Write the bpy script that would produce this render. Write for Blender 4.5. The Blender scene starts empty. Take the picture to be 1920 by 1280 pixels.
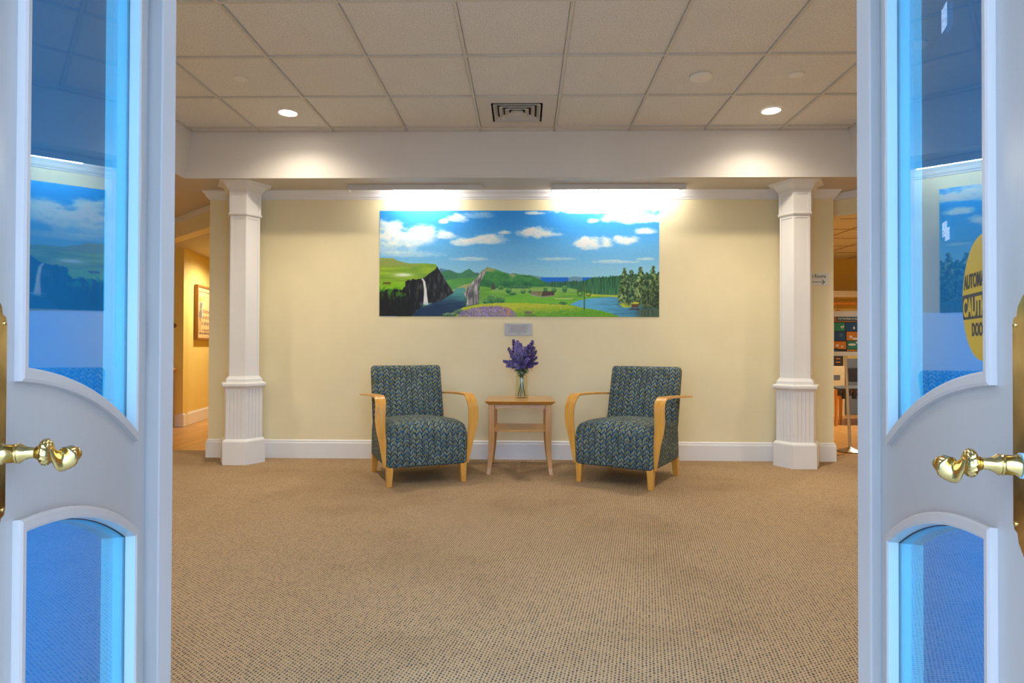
import bpy, bmesh, math, random
import numpy as np
from mathutils import Matrix, Vector
random.seed(7); rng = np.random.RandomState(11)
SC = bpy.context.scene
COL = SC.collection
PI = math.pi

# ------------------------------------------------------------------ camera, world, exposure
F_PX, YAW, PITCH, ROLL, H = 1164.05, 0.0202, 0.0097, 0.0032, 0.9876
def cam_ray(u, v):
    x, y = u - 960, v - 640
    c, s = math.cos(ROLL), math.sin(ROLL)
    u2, v2 = c*x + s*y, -s*x + c*y
    dx, dy, dz = u2/F_PX, 1.0, -v2/F_PX
    c, s = math.cos(PITCH), math.sin(PITCH)
    yr, z = c*dy - s*dz, s*dy + c*dz
    c, s = math.cos(YAW), math.sin(YAW)
    return Vector((c*dx - s*yr, s*dx + c*yr, z))
_f = cam_ray(960, 640).normalized()
_r = (cam_ray(961, 640) - cam_ray(960, 640)).normalized()
_u = _r.cross(_f).normalized()
cam_d = bpy.data.cameras.new('camera'); cam_d.sensor_width = 36.0
cam_d.lens = F_PX/1920*36; cam_d.clip_start = 0.02; cam_d.clip_end = 200
cam = bpy.data.objects.new('camera', cam_d); COL.objects.link(cam)
cam.matrix_world = Matrix(((_r.x, _u.x, -_f.x, 0), (_r.y, _u.y, -_f.y, 0), (_r.z, _u.z, -_f.z, H), (0, 0, 0, 1)))
SC.camera = cam

world = bpy.data.worlds.new('daylight'); SC.world = world; world.use_nodes = True
bg = world.node_tree.nodes['Background']
bg.inputs[0].default_value = (0.50, 0.70, 1.0, 1); bg.inputs[1].default_value = 5.0
SC.view_settings.view_transform = 'Standard'; SC.view_settings.look = 'None'
SC.view_settings.exposure = 0.70; SC.view_settings.gamma = 1.0
SC.view_settings.use_curve_mapping = False
SC.cycles.max_bounces = 9; SC.cycles.diffuse_bounces = 5; SC.cycles.glossy_bounces = 4
SC.cycles.transparent_max_bounces = 16; SC.cycles.transmission_bounces = 8
SC.cycles.caustics_reflective = False; SC.cycles.caustics_refractive = False
SC.cycles.sample_clamp_indirect = 6.0
SC.cycles.use_denoising = True
SC.cycles.use_adaptive_sampling = True; SC.cycles.adaptive_threshold = 0.03

WARM = (1.0, 0.86, 0.65)

# ------------------------------------------------------------------ material helpers
def s2l(c):
    return tuple(((v/255)/12.92 if v/255 <= 0.04045 else ((v/255+0.055)/1.055)**2.4) for v in c)
class NT:
    def __init__(self, name):
        self.m = bpy.data.materials.new(name); self.m.use_nodes = True
        self.t = self.m.node_tree; self.t.nodes.clear()
        self.out = self.t.nodes.new('ShaderNodeOutputMaterial')
    def n(self, typ, **kw):
        nd = self.t.nodes.new('ShaderNode' + typ)
        for k, v in kw.items(): setattr(nd, k, v)
        return nd
    def put(self, sock, v):
        if hasattr(v, 'links') or isinstance(v, bpy.types.NodeSocket): self.t.links.new(v, sock)
        else:
            try: sock.default_value = v
            except Exception: sock.default_value = (*v, 1.0)
    def math(self, op, a, b=None, c=None):
        nd = self.n('Math', operation=op); self.put(nd.inputs[0], a)
        if b is not None: self.put(nd.inputs[1], b)
        if c is not None: self.put(nd.inputs[2], c)
        return nd.outputs[0]
    def mix(self, f, a, b):
        nd = self.n('MixRGB'); self.put(nd.inputs[0], f); self.put(nd.inputs[1], a); self.put(nd.inputs[2], b)
        return nd.outputs[0]
    def coord(self, kind='Object'):
        return self.n('TexCoord').outputs[kind]
    def noise(self, vec, scale, detail=2.0, rough=0.5, out='Fac'):
        nd = self.n('TexNoise'); self.put(nd.inputs['Vector'], vec)
        nd.inputs['Scale'].default_value = scale; nd.inputs['Detail'].default_value = detail
        nd.inputs['Roughness'].default_value = rough
        return nd.outputs[out]
    def mapping(self, vec, scale=(1, 1, 1), rot=(0, 0, 0), loc=(0, 0, 0)):
        nd = self.n('Mapping'); self.put(nd.inputs[0], vec)
        nd.inputs['Scale'].default_value = scale; nd.inputs['Rotation'].default_value = rot; nd.inputs['Location'].default_value = loc
        return nd.outputs[0]
    def ramp(self, f, stops):
        nd = self.n('ValToRGB'); self.put(nd.inputs[0], f)
        e = nd.color_ramp.elements
        while len(e) < len(stops): e.new(0.5)
        for i, (p, c) in enumerate(stops): e[i].position = p; e[i].color = (*c, 1) if len(c) == 3 else c
        return nd.outputs[0]
    def bump(self, h, strength=0.3, dist=0.002):
        nd = self.n('Bump'); self.put(nd.inputs['Height'], h)
        nd.inputs['Strength'].default_value = strength; nd.inputs['Distance'].default_value = dist
        return nd.outputs[0]
    def pbr(self, base, rough=0.5, metal=0.0, normal=None, spec=0.5, coat=0.0):
        b = self.n('BsdfPrincipled')
        self.put(b.inputs['Base Color'], base); self.put(b.inputs['Roughness'], rough)
        b.inputs['Metallic'].default_value = metal; b.inputs['Specular IOR Level'].default_value = spec
        b.inputs['Coat Weight'].default_value = coat
        if normal is not None: self.t.links.new(normal, b.inputs['Normal'])
        self.t.links.new(b.outputs[0], self.out.inputs[0]); return self.m

def paint(name, rgb, rough=0.55, var=0.03, scale=3.0, bump=0.05, bscale=140):
    T = NT(name); co = T.coord()
    n = T.noise(co, scale, 3)
    lo = tuple(max(0, c*(1-var)) for c in rgb); hi = tuple(min(1, c*(1+var)) for c in rgb)
    c = T.ramp(n, [(0.3, lo), (0.7, hi)])
    nb = T.bump(T.noise(co, bscale, 2), bump, 0.002)
    return T.pbr(c, rough, 0, nb)
def brushed_paint(name, rgb, rough=0.35):
    T = NT(name); co = T.coord()
    st = T.noise(T.mapping(co, (260, 260, 6)), 1.0, 3)
    n = T.noise(co, 2.5, 3)
    c = T.ramp(n, [(0.3, tuple(v*0.93 for v in rgb)), (0.7, rgb)])
    return T.pbr(c, rough, 0, T.bump(st, 0.25, 0.0012), 0.45)
def wood(name, a, b, rough=0.35, scale=(22, 22, 2.2), coat=0.2):
    T = NT(name); co = T.coord()
    n = T.noise(T.mapping(co, scale), 1.6, 5, 0.6)
    f = T.noise(T.mapping(co, tuple(s*6 for s in scale)), 1.0, 2)
    k = T.math('ADD', T.math('MULTIPLY', n, 0.75), T.math('MULTIPLY', f, 0.25))
    c = T.ramp(k, [(0.32, a), (0.62, b)])
    return T.pbr(c, rough, 0, None, 0.45, coat)
def plain(name, rgb, rough=0.5, metal=0.0):
    T = NT(name); co = T.coord(); n = T.noise(co, 12, 2)
    c = T.ramp(n, [(0.3, tuple(v*0.94 for v in rgb)), (0.7, rgb)])
    return T.pbr(c, rough, metal)
def emit(name, rgb, s):
    T = NT(name); e = T.n('Emission'); e.inputs[0].default_value = (*rgb, 1); e.inputs[1].default_value = s
    T.t.links.new(e.outputs[0], T.out.inputs[0]); return T.m
def thin_glass(name, tint, r0=0.045, rough=0.0, graz=0.70):
    """one face of a pane: Schlick reflection over clear tinted transmission, the same from both sides"""
    T = NT(name); g = T.n('NewGeometry')
    dt = T.n('VectorMath', operation='DOT_PRODUCT'); T.put(dt.inputs[0], g.outputs['Incoming']); T.put(dt.inputs[1], g.outputs['True Normal'])
    c = T.math('SUBTRACT', 1.0, T.math('ABSOLUTE', dt.outputs['Value']))
    F = T.math('ADD', r0, T.math('MULTIPLY', T.math('POWER', c, 5.0), graz))
    tr = T.n('BsdfTransparent'); tr.inputs[0].default_value = (*tint, 1)
    gl = T.n('BsdfGlossy'); gl.inputs['Roughness'].default_value = rough; gl.inputs[0].default_value = (1, 1, 1, 1)
    mx = T.n('MixShader'); T.put(mx.inputs[0], F); T.t.links.new(tr.outputs[0], mx.inputs[1]); T.t.links.new(gl.outputs[0], mx.inputs[2])
    T.t.links.new(mx.outputs[0], T.out.inputs[0]); return T.m

def carpet_mat():
    T = NT('woven carpet'); co = T.coord()
    m = T.mapping(co, (1, 1, 1), (0, 0, math.radians(11)))
    sx = T.n('SeparateXYZ'); T.put(sx.inputs[0], m)
    P = 0.0115
    wob = T.noise(co, 60, 1)
    u = T.math('ADD', T.math('DIVIDE', sx.outputs[0], P), T.math('MULTIPLY', wob, 0.5))
    row = T.math('FLOOR', u)
    v = T.math('ADD', T.math('DIVIDE', sx.outputs[1], P*1.25), T.math('MULTIPLY', row, 0.42))
    v = T.math('ADD', v, T.math('MULTIPLY', T.noise(co, 45, 1), 0.5))
    fu = T.math('ABSOLUTE', T.math('SUBTRACT', T.math('FRACT', u), 0.5))
    fv = T.math('ABSOLUTE', T.math('SUBTRACT', T.math('FRACT', v), 0.5))
    # dark pit between the loops
    d = T.math('SQRT', T.math('ADD', T.math('POWER', T.math('MULTIPLY', fu, 1.25), 2.0), T.math('POWER', fv, 2.0)))
    wn = T.n('TexWhiteNoise', noise_dimensions='2D')
    cb = T.n('CombineXYZ'); T.put(cb.inputs[0], row); T.put(cb.inputs[1], T.math('FLOOR', v)); T.put(wn.inputs['Vector'], cb.outputs[0])
    rad = T.math('ADD', 0.20, T.math('MULTIPLY', wn.outputs[0], 0.16))
    mr = T.n('MapRange', interpolation_type='SMOOTHSTEP'); T.put(mr.inputs[0], T.math('SUBTRACT', d, rad)); mr.inputs[1].default_value = -0.08; mr.inputs[2].default_value = 0.10
    pit = mr.outputs[0]
    big = T.noise(co, 1.1, 4, 0.6)
    base = T.ramp(big, [(0.3, (0.36, 0.235, 0.125)), (0.5, (0.45, 0.305, 0.17)), (0.7, (0.47, 0.32, 0.185))])
    col = T.mix(pit, (0.085, 0.07, 0.06), base)
    nb = T.bump(T.math('ADD', pit, T.math('MULTIPLY', T.noise(co, 400, 2), 0.5)), 0.5, 0.004)
    return T.pbr(col, 0.95, 0, nb, 0.1)

def fabric_mat():
    T = NT('leaf pattern upholstery'); uv = T.n('UVMap').outputs[0]
    sp = T.n('SeparateXYZ'); T.put(sp.inputs[0], uv)
    wv = T.math('MULTIPLY', T.math('SINE', T.math('MULTIPLY', sp.outputs[1], 38.0)), 0.0035)
    u = T.math('ADD', sp.outputs[0], wv); v = sp.outputs[1]
    W, Hh = 0.045, 0.033
    cu = T.math('DIVIDE', u, W); colm = T.math('FLOOR', cu)
    fu = T.math('SUBTRACT', T.math('FRACT', cu), 0.5)
    au = T.math('MULTIPLY', T.math('ABSOLUTE', fu), W)
    side = T.math('GREATER_THAN', fu, 0.0)
    ph = T.math('ADD', T.math('MULTIPLY', T.math('SINE', T.math('MULTIPLY', colm, 91.7)), 0.5), T.math('MULTIPLY', side, 0.22))
    vv = T.math('ADD', T.math('DIVIDE', T.math('SUBTRACT', v, T.math('MULTIPLY', au, 1.05)), Hh), T.math('ADD', ph, T.math('MULTIPLY', T.noise(uv, 14, 2), 1.1)))
    row = T.math('FLOOR', vv)
    fv = T.math('MULTIPLY', T.math('ABSOLUTE', T.math('SUBTRACT', T.math('FRACT', vv), 0.5)), Hh)
    t = T.math('DIVIDE', au, W*0.5)
    hw = T.math('MULTIPLY', T.math('POWER', T.math('MAXIMUM', T.math('SINE', T.math('MULTIPLY', t, PI)), 0.0), 0.75), 0.0126)
    edge = T.math('SUBTRACT', hw, fv)
    mr = T.n('MapRange'); T.put(mr.inputs[0], edge); mr.inputs[1].default_value = -0.0006; mr.inputs[2].default_value = 0.0006
    leaf = mr.outputs[0]
    stem = T.math('LESS_THAN', au, 0.0013)
    wn = T.n('TexWhiteNoise', noise_dimensions='3D'); cb = T.n('CombineXYZ')
    T.put(cb.inputs[0], colm); T.put(cb.inputs[1], row); T.put(cb.inputs[2], side); T.put(wn.inputs['Vector'], cb.outputs[0])
    lc = T.ramp(wn.outputs[0], [(0.0, (0.11, 0.122, 0.062)), (0.5, (0.175, 0.19, 0.105)), (1.0, (0.24, 0.27, 0.17))])
    gn = T.noise(uv, 34, 2)
    bc = T.ramp(gn, [(0.38, (0.022, 0.040, 0.060)), (0.55, (0.010, 0.055, 0.17)), (0.75, (0.012, 0.075, 0.25))])
    c = T.mix(leaf, bc, lc); c = T.mix(stem, c, (0.20, 0.25, 0.20))
    wv2 = T.n('TexNoise'); T.put(wv2.inputs['Vector'], uv); wv2.inputs['Scale'].default_value = 900
    nb = T.bump(T.math('ADD', wv2.outputs[0], T.math('MULTIPLY', leaf, 0.4)), 0.25, 0.001)
    return T.pbr(c, 0.9, 0, nb, 0.15)

def tile_mat():
    T = NT('fissured ceiling tile'); co = T.n('TexCoord').outputs['Object']
    geo = T.n('ObjectInfo').outputs['Random']
    off = T.n('VectorMath', operation='ADD'); T.put(off.inputs[0], co); cb = T.n('CombineXYZ'); T.put(cb.inputs[0], T.math('MULTIPLY', geo, 37.0)); T.put(off.inputs[1], cb.outputs[0])
    n = T.noise(off.outputs[0], 125, 4, 0.7); b = T.noise(off.outputs[0], 5, 3)
    c = T.ramp(n, [(0.36, (0.50, 0.47, 0.44)), (0.47, (0.79, 0.77, 0.745)), (0.7, (0.85, 0.83, 0.805))])
    c = T.mix(T.math('MULTIPLY', T.math('SUBTRACT', 1.0, b), 0.35), c, (0.60, 0.57, 0.54))
    return T.pbr(c, 0.95, 0, T.bump(n, 0.4, 0.003), 0.1)
def plank_mat():
    T = NT('honey wood flooring'); co = T.coord()
    n = T.noise(T.mapping(co, (14, 1.2, 1)), 2.0, 5, 0.6)
    br = T.n('TexBrick'); T.put(br.inputs['Vector'], T.mapping(co, (1, 1, 1), (0, 0, PI/2))); br.inputs['Scale'].default_value = 1.0
    br.inputs['Brick Width'].default_value = 1.1; br.inputs['Row Height'].default_value = 0.075; br.inputs['Mortar Size'].default_value = 0.002
    br.inputs['Color1'].default_value = (0.92, 0.92, 0.92, 1); br.inputs['Color2'].default_value = (1.1, 1.1, 1.1, 1); br.inputs['Mortar'].default_value = (0.4, 0.4, 0.4, 1)
    c = T.ramp(n, [(0.3, (0.50, 0.24, 0.06)), (0.7, (0.66, 0.36, 0.11))])
    mu = T.n('MixRGB', blend_type='MULTIPLY'); mu.inputs[0].default_value = 1.0; T.put(mu.inputs[1], c); T.put(mu.inputs[2], br.outputs[0])
    return T.pbr(mu.outputs[0], 0.3, 0, None, 0.5)

M = {}
M['carpet'] = carpet_mat(); M['fabric'] = fabric_mat(); M['tile'] = tile_mat(); M['plank'] = plank_mat()
M['yellow'] = paint('pale yellow wall paint', (0.84, 0.735, 0.465), 0.6)
M['hallyellow'] = paint('golden yellow wall paint', (0.80, 0.62, 0.19), 0.6)
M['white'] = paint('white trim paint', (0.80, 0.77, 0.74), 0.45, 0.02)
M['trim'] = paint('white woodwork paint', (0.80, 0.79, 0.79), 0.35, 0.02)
M['soffit'] = paint('off white soffit paint', (0.74, 0.71, 0.69), 0.6, 0.02)
M['soffitlow'] = paint('cream lower ceiling paint', (0.60, 0.54, 0.46), 0.7, 0.02)
M['grid'] = paint('grey beige grid paint', (0.62, 0.59, 0.55), 0.5)
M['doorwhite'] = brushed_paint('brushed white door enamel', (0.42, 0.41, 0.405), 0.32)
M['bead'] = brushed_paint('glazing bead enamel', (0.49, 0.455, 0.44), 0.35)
M['porchdaylight'] = paint('porch wall paint with blue daylight in it', (0.002, 0.125, 0.23), 0.7, 0.05)  # blue of the daylight behind the door glass, put into the wall colour
M['porchshade'] = paint('porch wall paint with shade in it', (0.004, 0.060, 0.098), 0.7, 0.05)  # darker upper band: fall-off of the daylight with height, painted in
M['glass'] = thin_glass('door glass', (0.30, 0.80, 0.97), 0.03)
M['putty'] = plain('dark glazing gasket', (0.03, 0.03, 0.045), 0.7)
def brass_mat():
    T = NT('aged polished brass'); co = T.coord(); n = T.noise(co, 22, 4)
    c = T.ramp(n, [(0.3, (0.45, 0.30, 0.09)), (0.7, (0.86, 0.66, 0.28))])
    r = T.math('ADD', 0.10, T.math('MULTIPLY', n, 0.16))
    return T.pbr(c, r, 1.0)
M['brass'] = brass_mat()
M['beech'] = wood('honey beech wood', (0.60, 0.26, 0.040), (0.76, 0.385, 0.072), 0.32)
M['beechtop'] = wood('honey beech table wood', (0.50, 0.22, 0.042), (0.63, 0.31, 0.072), 0.22, (3, 30, 30))
M['orangewood'] = wood('orange stained wood', (0.60, 0.20, 0.03), (0.72, 0.30, 0.05), 0.4)
M['darkwood'] = wood('reddish brown wood', (0.16, 0.05, 0.02), (0.24, 0.08, 0.03), 0.4)
M['steel'] = plain('brushed metal', (0.55, 0.50, 0.42), 0.3, 0.9)
M['plaque'] = plain('satin silver plaque', (0.46, 0.42, 0.39), 0.5, 0.3)
M['black'] = plain('black fabric', (0.012, 0.012, 0.016), 0.7)
M['ink'] = plain('dark ink', (0.03, 0.03, 0.03), 0.6)
M['greyseat'] = plain('slate grey weave', (0.10, 0.11, 0.13), 0.7)
M['sticker'] = plain('yellow vinyl', (0.50, 0.29, 0.010), 0.35)
M['slate'] = plain('slate blue panel', (0.13, 0.16, 0.21), 0.7)

# ------------------------------------------------------------------ mesh helpers
def obj(name, verts, faces, mat=None, parent=None, smooth=False, loc=None):
    me = bpy.data.meshes.new(name); me.from_pydata([tuple(v) for v in verts], [], [tuple(f) for f in faces]); me.update()
    return link(name, me, mat, parent, smooth, loc)
def link(name, me, mat=None, parent=None, smooth=False, loc=None):
    o = bpy.data.objects.new(name, me); COL.objects.link(o)
    if mat is not None and len(me.materials) == 0: me.materials.append(M[mat] if isinstance(mat, str) else mat)
    if smooth: me.polygons.foreach_set('use_smooth', [True]*len(me.polygons))
    if parent is not None: o.parent = parent
    if loc is not None: o.location = loc
    return o
def tag(o, label, cat, group=None):
    o['label'] = label; o['category'] = cat
    if group: o['group'] = group
    return o
def struct(o, label=None):
    o['kind'] = 'structure'
    if label: o['label'] = label
    return o
def empty(name, loc=(0, 0, 0), rz=0.0):
    o = bpy.data.objects.new(name, None); COL.objects.link(o); o.empty_display_size = 0.1
    o.location = loc; o.rotation_euler = (0, 0, rz); return o
class B:
    """collects geometry for one mesh"""
    def __init__(s): s.v = []; s.f = []; s.mi = []
    def add(s, v, f, mi=0):
        k = len(s.v); s.v += [tuple(p) for p in v]; s.f += [tuple(i+k for i in q) for q in f]; s.mi += [mi]*len(f); return s
    def box(s, x0, x1, y0, y1, z0, z1, mi=0):
        v = [(x0,y0,z0),(x1,y0,z0),(x1,y1,z0),(x0,y1,z0),(x0,y0,z1),(x1,y0,z1),(x1,y1,z1),(x0,y1,z1)]
        return s.add(v, [(0,3,2,1),(4,5,6,7),(0,1,5,4),(1,2,6,5),(2,3,7,6),(3,0,4,7)], mi)
    def prism(s, poly, z0, z1, mi=0, axis='z'):
        n = len(poly)
        if axis == 'z': v = [(x, y, z0) for x, y in poly] + [(x, y, z1) for x, y in poly]
        elif axis == 'y': v = [(x, z0, y) for x, y in poly] + [(x, z1, y) for x, y in poly]
        else: v = [(z0, x, y) for x, y in poly] + [(z1, x, y) for x, y in poly]
        f = [tuple(range(n))[::-1], tuple(range(n, 2*n))] + [(i, (i+1) % n, n+(i+1) % n, n+i) for i in range(n)]
        return s.add(v, f, mi)
    def lathe(s, prof, n=24, M4=None, mi=0, rfun=None):
        v = []; f = []
        for r, z in prof:
            for i in range(n):
                a = 2*PI*i/n; rr = r*(rfun(a, z) if rfun else 1)
                p = Vector((rr*math.cos(a), rr*math.sin(a), z)); v.append(M4 @ p if M4 else p)
        for j in range(len(prof)-1):
            for i in range(n):
                f.append((j*n+i, j*n+(i+1) % n, (j+1)*n+(i+1) % n, (j+1)*n+i))
        f.append(tuple(range(n))[::-1]); k = (len(prof)-1)*n; f.append(tuple(range(k, k+n)))
        return s.add(v, f, mi)
    def sweep(s, path, sec, ups=None, mi=0, cap=True):
        """path of points with per-point list of section offsets (a along side, b along up)"""
        k = len(path); n = len(sec[0]) if isinstance(sec[0][0], (tuple, list)) else len(sec)
        v = []
        for i, p in enumerate(path):
            p = Vector(p); t = (Vector(path[min(i+1, k-1)]) - Vector(path[max(i-1, 0)])).normalized()
            up = Vector(ups[i]) if ups else Vector((0, 0, 1))
            side = t.cross(up)
            if side.length < 1e-5: side = Vector((1, 0, 0))
            side.normalize(); up2 = side.cross(t).normalized()
            sc = sec[i] if isinstance(sec[0][0], (tuple, list)) else sec
            for a, b in sc: v.append(p + side*a + up2*b)
        f = []
        for i in range(k-1):
            for j in range(n): f.append((i*n+j, i*n+(j+1) % n, (i+1)*n+(j+1) % n, (i+1)*n+j))
        if cap: f.append(tuple(range(n))[::-1]); f.append(tuple(range((k-1)*n, k*n)))
        return s.add(v, f, mi)
    def build(s, name, mat, parent=None, smooth=False, bevel=0, loc=None, seg=2):
        me = bpy.data.meshes.new(name); me.from_pydata(s.v, [], s.f); me.update()
        bm = bmesh.new(); bm.from_mesh(me); bmesh.ops.recalc_face_normals(bm, faces=bm.faces); bm.to_mesh(me); bm.free()
        mats = mat if isinstance(mat, list) else [mat]
        for m in mats: me.materials.append(M[m] if isinstance(m, str) else m)
        if len(mats) > 1: me.polygons.foreach_set('material_index', s.mi)
        o = link(name, me, None, parent, smooth, loc)
        if bevel:
            md = o.modifiers.new('bevel', 'BEVEL'); md.width = bevel; md.segments = seg; md.limit_method = 'ANGLE'; md.angle_limit = math.radians(40)
        if smooth: shade_auto(o)
        return o
def shade_auto(o, ang=38):
    me = o.data
    bm = bmesh.new(); bm.from_mesh(me)
    for e in bm.edges:
        if len(e.link_faces) == 2 and e.calc_face_angle(0) > math.radians(ang): e.smooth = False
    bm.to_mesh(me); bm.free()
def circ(r, n=8): return [(r*math.cos(2*PI*i/n), r*math.sin(2*PI*i/n)) for i in range(n)]
def text_mesh(name, body, size, mat, M4, parent=None, extrude=0.0004, sx=1.0, bold=0.0):
    cu = bpy.data.curves.new(name, 'FONT'); cu.body = body; cu.size = size; cu.extrude = extrude; cu.resolution_u = 3; cu.offset = bold
    t = bpy.data.objects.new(name, cu); COL.objects.link(t)
    dg = bpy.context.evaluated_depsgraph_get(); me = bpy.data.meshes.new_from_object(t.evaluated_get(dg))
    bpy.data.objects.remove(t); bpy.data.curves.remove(cu)
    me.transform(Matrix.Diagonal((sx, 1, 1, 1))); me.transform(M4); me.materials.clear()
    return link(name, me, mat, parent)
def frame_M4(o, x, y):      # matrix with local x->x, y->y directions at origin o
    x = Vector(x).normalized(); y = Vector(y).normalized(); z = x.cross(y)
    return Matrix(((x.x, y.x, z.x, o[0]), (x.y, y.y, z.y, o[1]), (x.z, y.z, z.z, o[2]), (0, 0, 0, 1)))

# ================================================================== SETTING
WY = 5.50                      # face of the back wall
ZC, ZL = 2.760, 2.377          # tile ceiling, lower ceiling
YS = 5.068                     # face of the soffit
FY0, FY1 = 1.43, 1.56          # front wall
# floors
struct(B().box(-5.0, 4.7, 1.475, 5.86, -0.05, 0.0).build('floor', 'carpet'), 'tan looped carpet with dark flecks in the lobby')
struct(B().box(-6.5, 8.0, 5.86, 11.0, -0.05, -0.003).build('floor_hall', 'plank'), 'honey coloured wooden floor behind the lobby wall')
struct(B().box(-14, 14, -14, 1.475, -0.06, -0.004).build('floor_porch', paint('pale porch concrete', (0.58, 0.58, 0.58), 0.9, 0.1)), 'concrete ground of the porch')
# back wall with baseboard and crown
XL, XR = -2.824, 2.710
struct(B().box(XL, XR, WY, WY+0.14, 0, ZL).build('wall_back', 'yellow'), 'pale yellow wall behind the armchairs')
def moulding(name, prof, x0, x1, wrap, y, mat):
    b = B()
    d = lambda p: p[0]
    # profile (projection, z); run along x with mitred returns at both ends
    n = len(prof); v = []
    for (px, py, ox, oy) in ((x0, y+0.14, -1, 0), (x0, y, -1, -1), (x1, y, 1, -1), (x1, y+0.14, 1, 0)):
        for pr, z in prof: v.append((px+ox*pr, py+oy*pr, z))
    f = []
    for k in range(3):
        for j in range(n-1): f.append((k*n+j, k*n+j+1, (k+1)*n+j+1, (k+1)*n+j))
    return b.add(v, f).build(name, mat)
struct(moulding('baseboard_back', [(0, 0), (0.016, 0), (0.016, 0.132), (0.013, 0.140), (0.010, 0.144), (0.011, 0.152), (0.006, 0.160), (0, 0.164)], XL, XR, True, WY, 'trim'), 'white baseboard along the yellow wall')
struct(moulding('trim_1', [(0, 2.300), (0.008, 2.302), (0.010, 2.312), (0.022, 2.322), (0.030, 2.345), (0.045, 2.362), (0.050, 2.3765), (0, 2.3765)], XL, XR, True, WY, 'trim'), 'white crown moulding at the top of the yellow wall')

# soffit round the raised tile ceiling
TX0, TX1, BX0, BX1 = -2.750, 2.611, -2.814, 2.677
b = B()
b.box(BX0-0.10, BX1+0.10, YS, YS+0.10, ZL+0.0005, ZC+0.05)
sof = b.build('soffit', 'soffit'); struct(sof, 'plain off white soffit face below the tile ceiling')
for nm, pts in (('soffit_side_wall', [(BX0, ZL+0.0005), (TX0, ZC+0.05), (TX0-0.12, ZC+0.05), (BX0-0.06, ZL+0.0005)]), ('soffit_side_wall', [(BX1, ZL+0.0005), (TX1, ZC+0.05), (TX1+0.12, ZC+0.05), (BX1+0.06, ZL+0.0005)])):
    struct(B().prism(pts, FY1, YS, axis='y').build(nm, 'soffit'), 'sloping side face of the soffit')
# lower ceiling (three slabs around the tray)
b = B(); b.box(-5.0, 4.7, YS+0.003, 6.05, ZL, ZL+0.05); b.box(-5.0, BX0-0.003, FY1, YS+0.003, ZL, ZL+0.05); b.box(BX1+0.003, 4.7, FY1, YS+0.003, ZL, ZL+0.05)
b.box(-6.5, -2.6, 6.05, 11, ZL, ZL+0.05)
struct(b.build('ceiling_lower', 'soffitlow'), 'smooth cream lower ceiling around the tiled area')

# tile ceiling
ceil = struct(B().box(TX0-0.05, TX1+0.05, FY1, YS+0.05, ZC+0.035, ZC+0.07).build('ceiling', 'grid'), 'suspended ceiling of square beige tiles')
T_ = 0.6096; GX0, GY0 = -2.1952, 4.981
BARW = 0.018
xs = [TX0] + [GX0 + i*T_ for i in range(0, 8)] + [TX1]; ys = [FY1] + [GY0 - k*T_ for k in range(5, -1, -1)] + [YS]
tile_cache = {}
for i in range(len(xs)-1):
    for j in range(len(ys)-1):
        x0, x1, y0, y1 = xs[i]+BARW/2, xs[i+1]-BARW/2, ys[j]+BARW/2, ys[j+1]-BARW/2
        if i == 0: x0 = xs[0]+0.004
        if i == len(xs)-2: x1 = xs[-1]-0.004
        if i == 4 and j == len(ys)-3: continue         # the air diffuser fills this cell
        w, d = round(x1-x0, 4), round(y1-y0, 4)
        if w < 0.01 or d < 0.01: continue
        if (w, d) not in tile_cache:
            e = 0.004
            v = [(-w/2, -d/2, .004), (w/2, -d/2, .004), (w/2, d/2, .004), (-w/2, d/2, .004), (-w/2+e, -d/2+e, 0), (w/2-e, -d/2+e, 0), (w/2-e, d/2-e, 0), (-w/2+e, d/2-e, 0)]
            v += [(p[0], p[1], 0.018) for p in v[:4]]
            me = bpy.data.meshes.new('ceiling_tile'); me.from_pydata(v, [], [(7, 6, 5, 4), (0, 4, 5, 1), (1, 5, 6, 2), (2, 6, 7, 3), (3, 7, 4, 0), (0, 1, 9, 8), (1, 2, 10, 9), (2, 3, 11, 10), (3, 0, 8, 11), (8, 9, 10, 11)]); me.update(); me.materials.append(M['tile'])
            tile_cache[(w, d)] = me
        link('ceiling_tile', tile_cache[(w, d)], None, ceil, loc=((x0+x1)/2, (y0+y1)/2, ZC + 0.008 + 0.002*random.random()))
for x in xs[1:-1]:
    B().box(x-BARW/2, x+BARW/2, FY1, YS, ZC-0.003, ZC+0.012).build('grid_bar', 'grid', ceil)
for y in ys[1:-1]:
    for i in range(len(xs)-1):
        a, c_ = xs[i]+(BARW/2 if i else 0.0), xs[i+1]-(BARW/2 if i < len(xs)-2 else 0.0)
        B().box(a, c_, y-BARW/2, y+BARW/2, ZC-0.002, ZC+0.012).build('grid_bar', 'grid', ceil)
B().box(TX0, TX1, YS-0.014, YS, ZC-0.003, ZC+0.012).build('edge_angle', 'grid', ceil)

# air diffuser in its cell
dx0, dx1, dy0, dy1 = GX0+3*T_+0.013, GX0+4*T_-0.013, GY0-T_+0.013, GY0-0.013
dif = empty('air_diffuser', ((dx0+dx1)/2, (dy0+dy1)/2, ZC)); tag(dif, 'square white air diffuser with nested louvres set in the tile ceiling', 'air vent')
hw, hd_ = (dx1-dx0)/2, (dy1-dy0)/2
def ring(b, a0, a1, z0, z1):
    v = [(-a0, -a0, z0), (a0, -a0, z0), (a0, a0, z0), (-a0, a0, z0), (-a1, -a1, z1), (a1, -a1, z1), (a1, a1, z1), (-a1, a1, z1)]
    return b.add(v, [(i, (i+1) % 4, 4+(i+1) % 4, 4+i) for i in range(4)])
ro = 0.190
b = B()
for k in range(4):
    sx, sy = [(-1, 0), (1, 0), (0, -1), (0, 1)][k]
    if sx: b.box(min(sx*ro, sx*hw), max(sx*ro, sx*hw), -hd_, hd_, 0.0, 0.006)
    else: b.box(-ro, ro, min(sy*ro, sy*hd_), max(sy*ro, sy*hd_), 0.0, 0.006)
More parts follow.
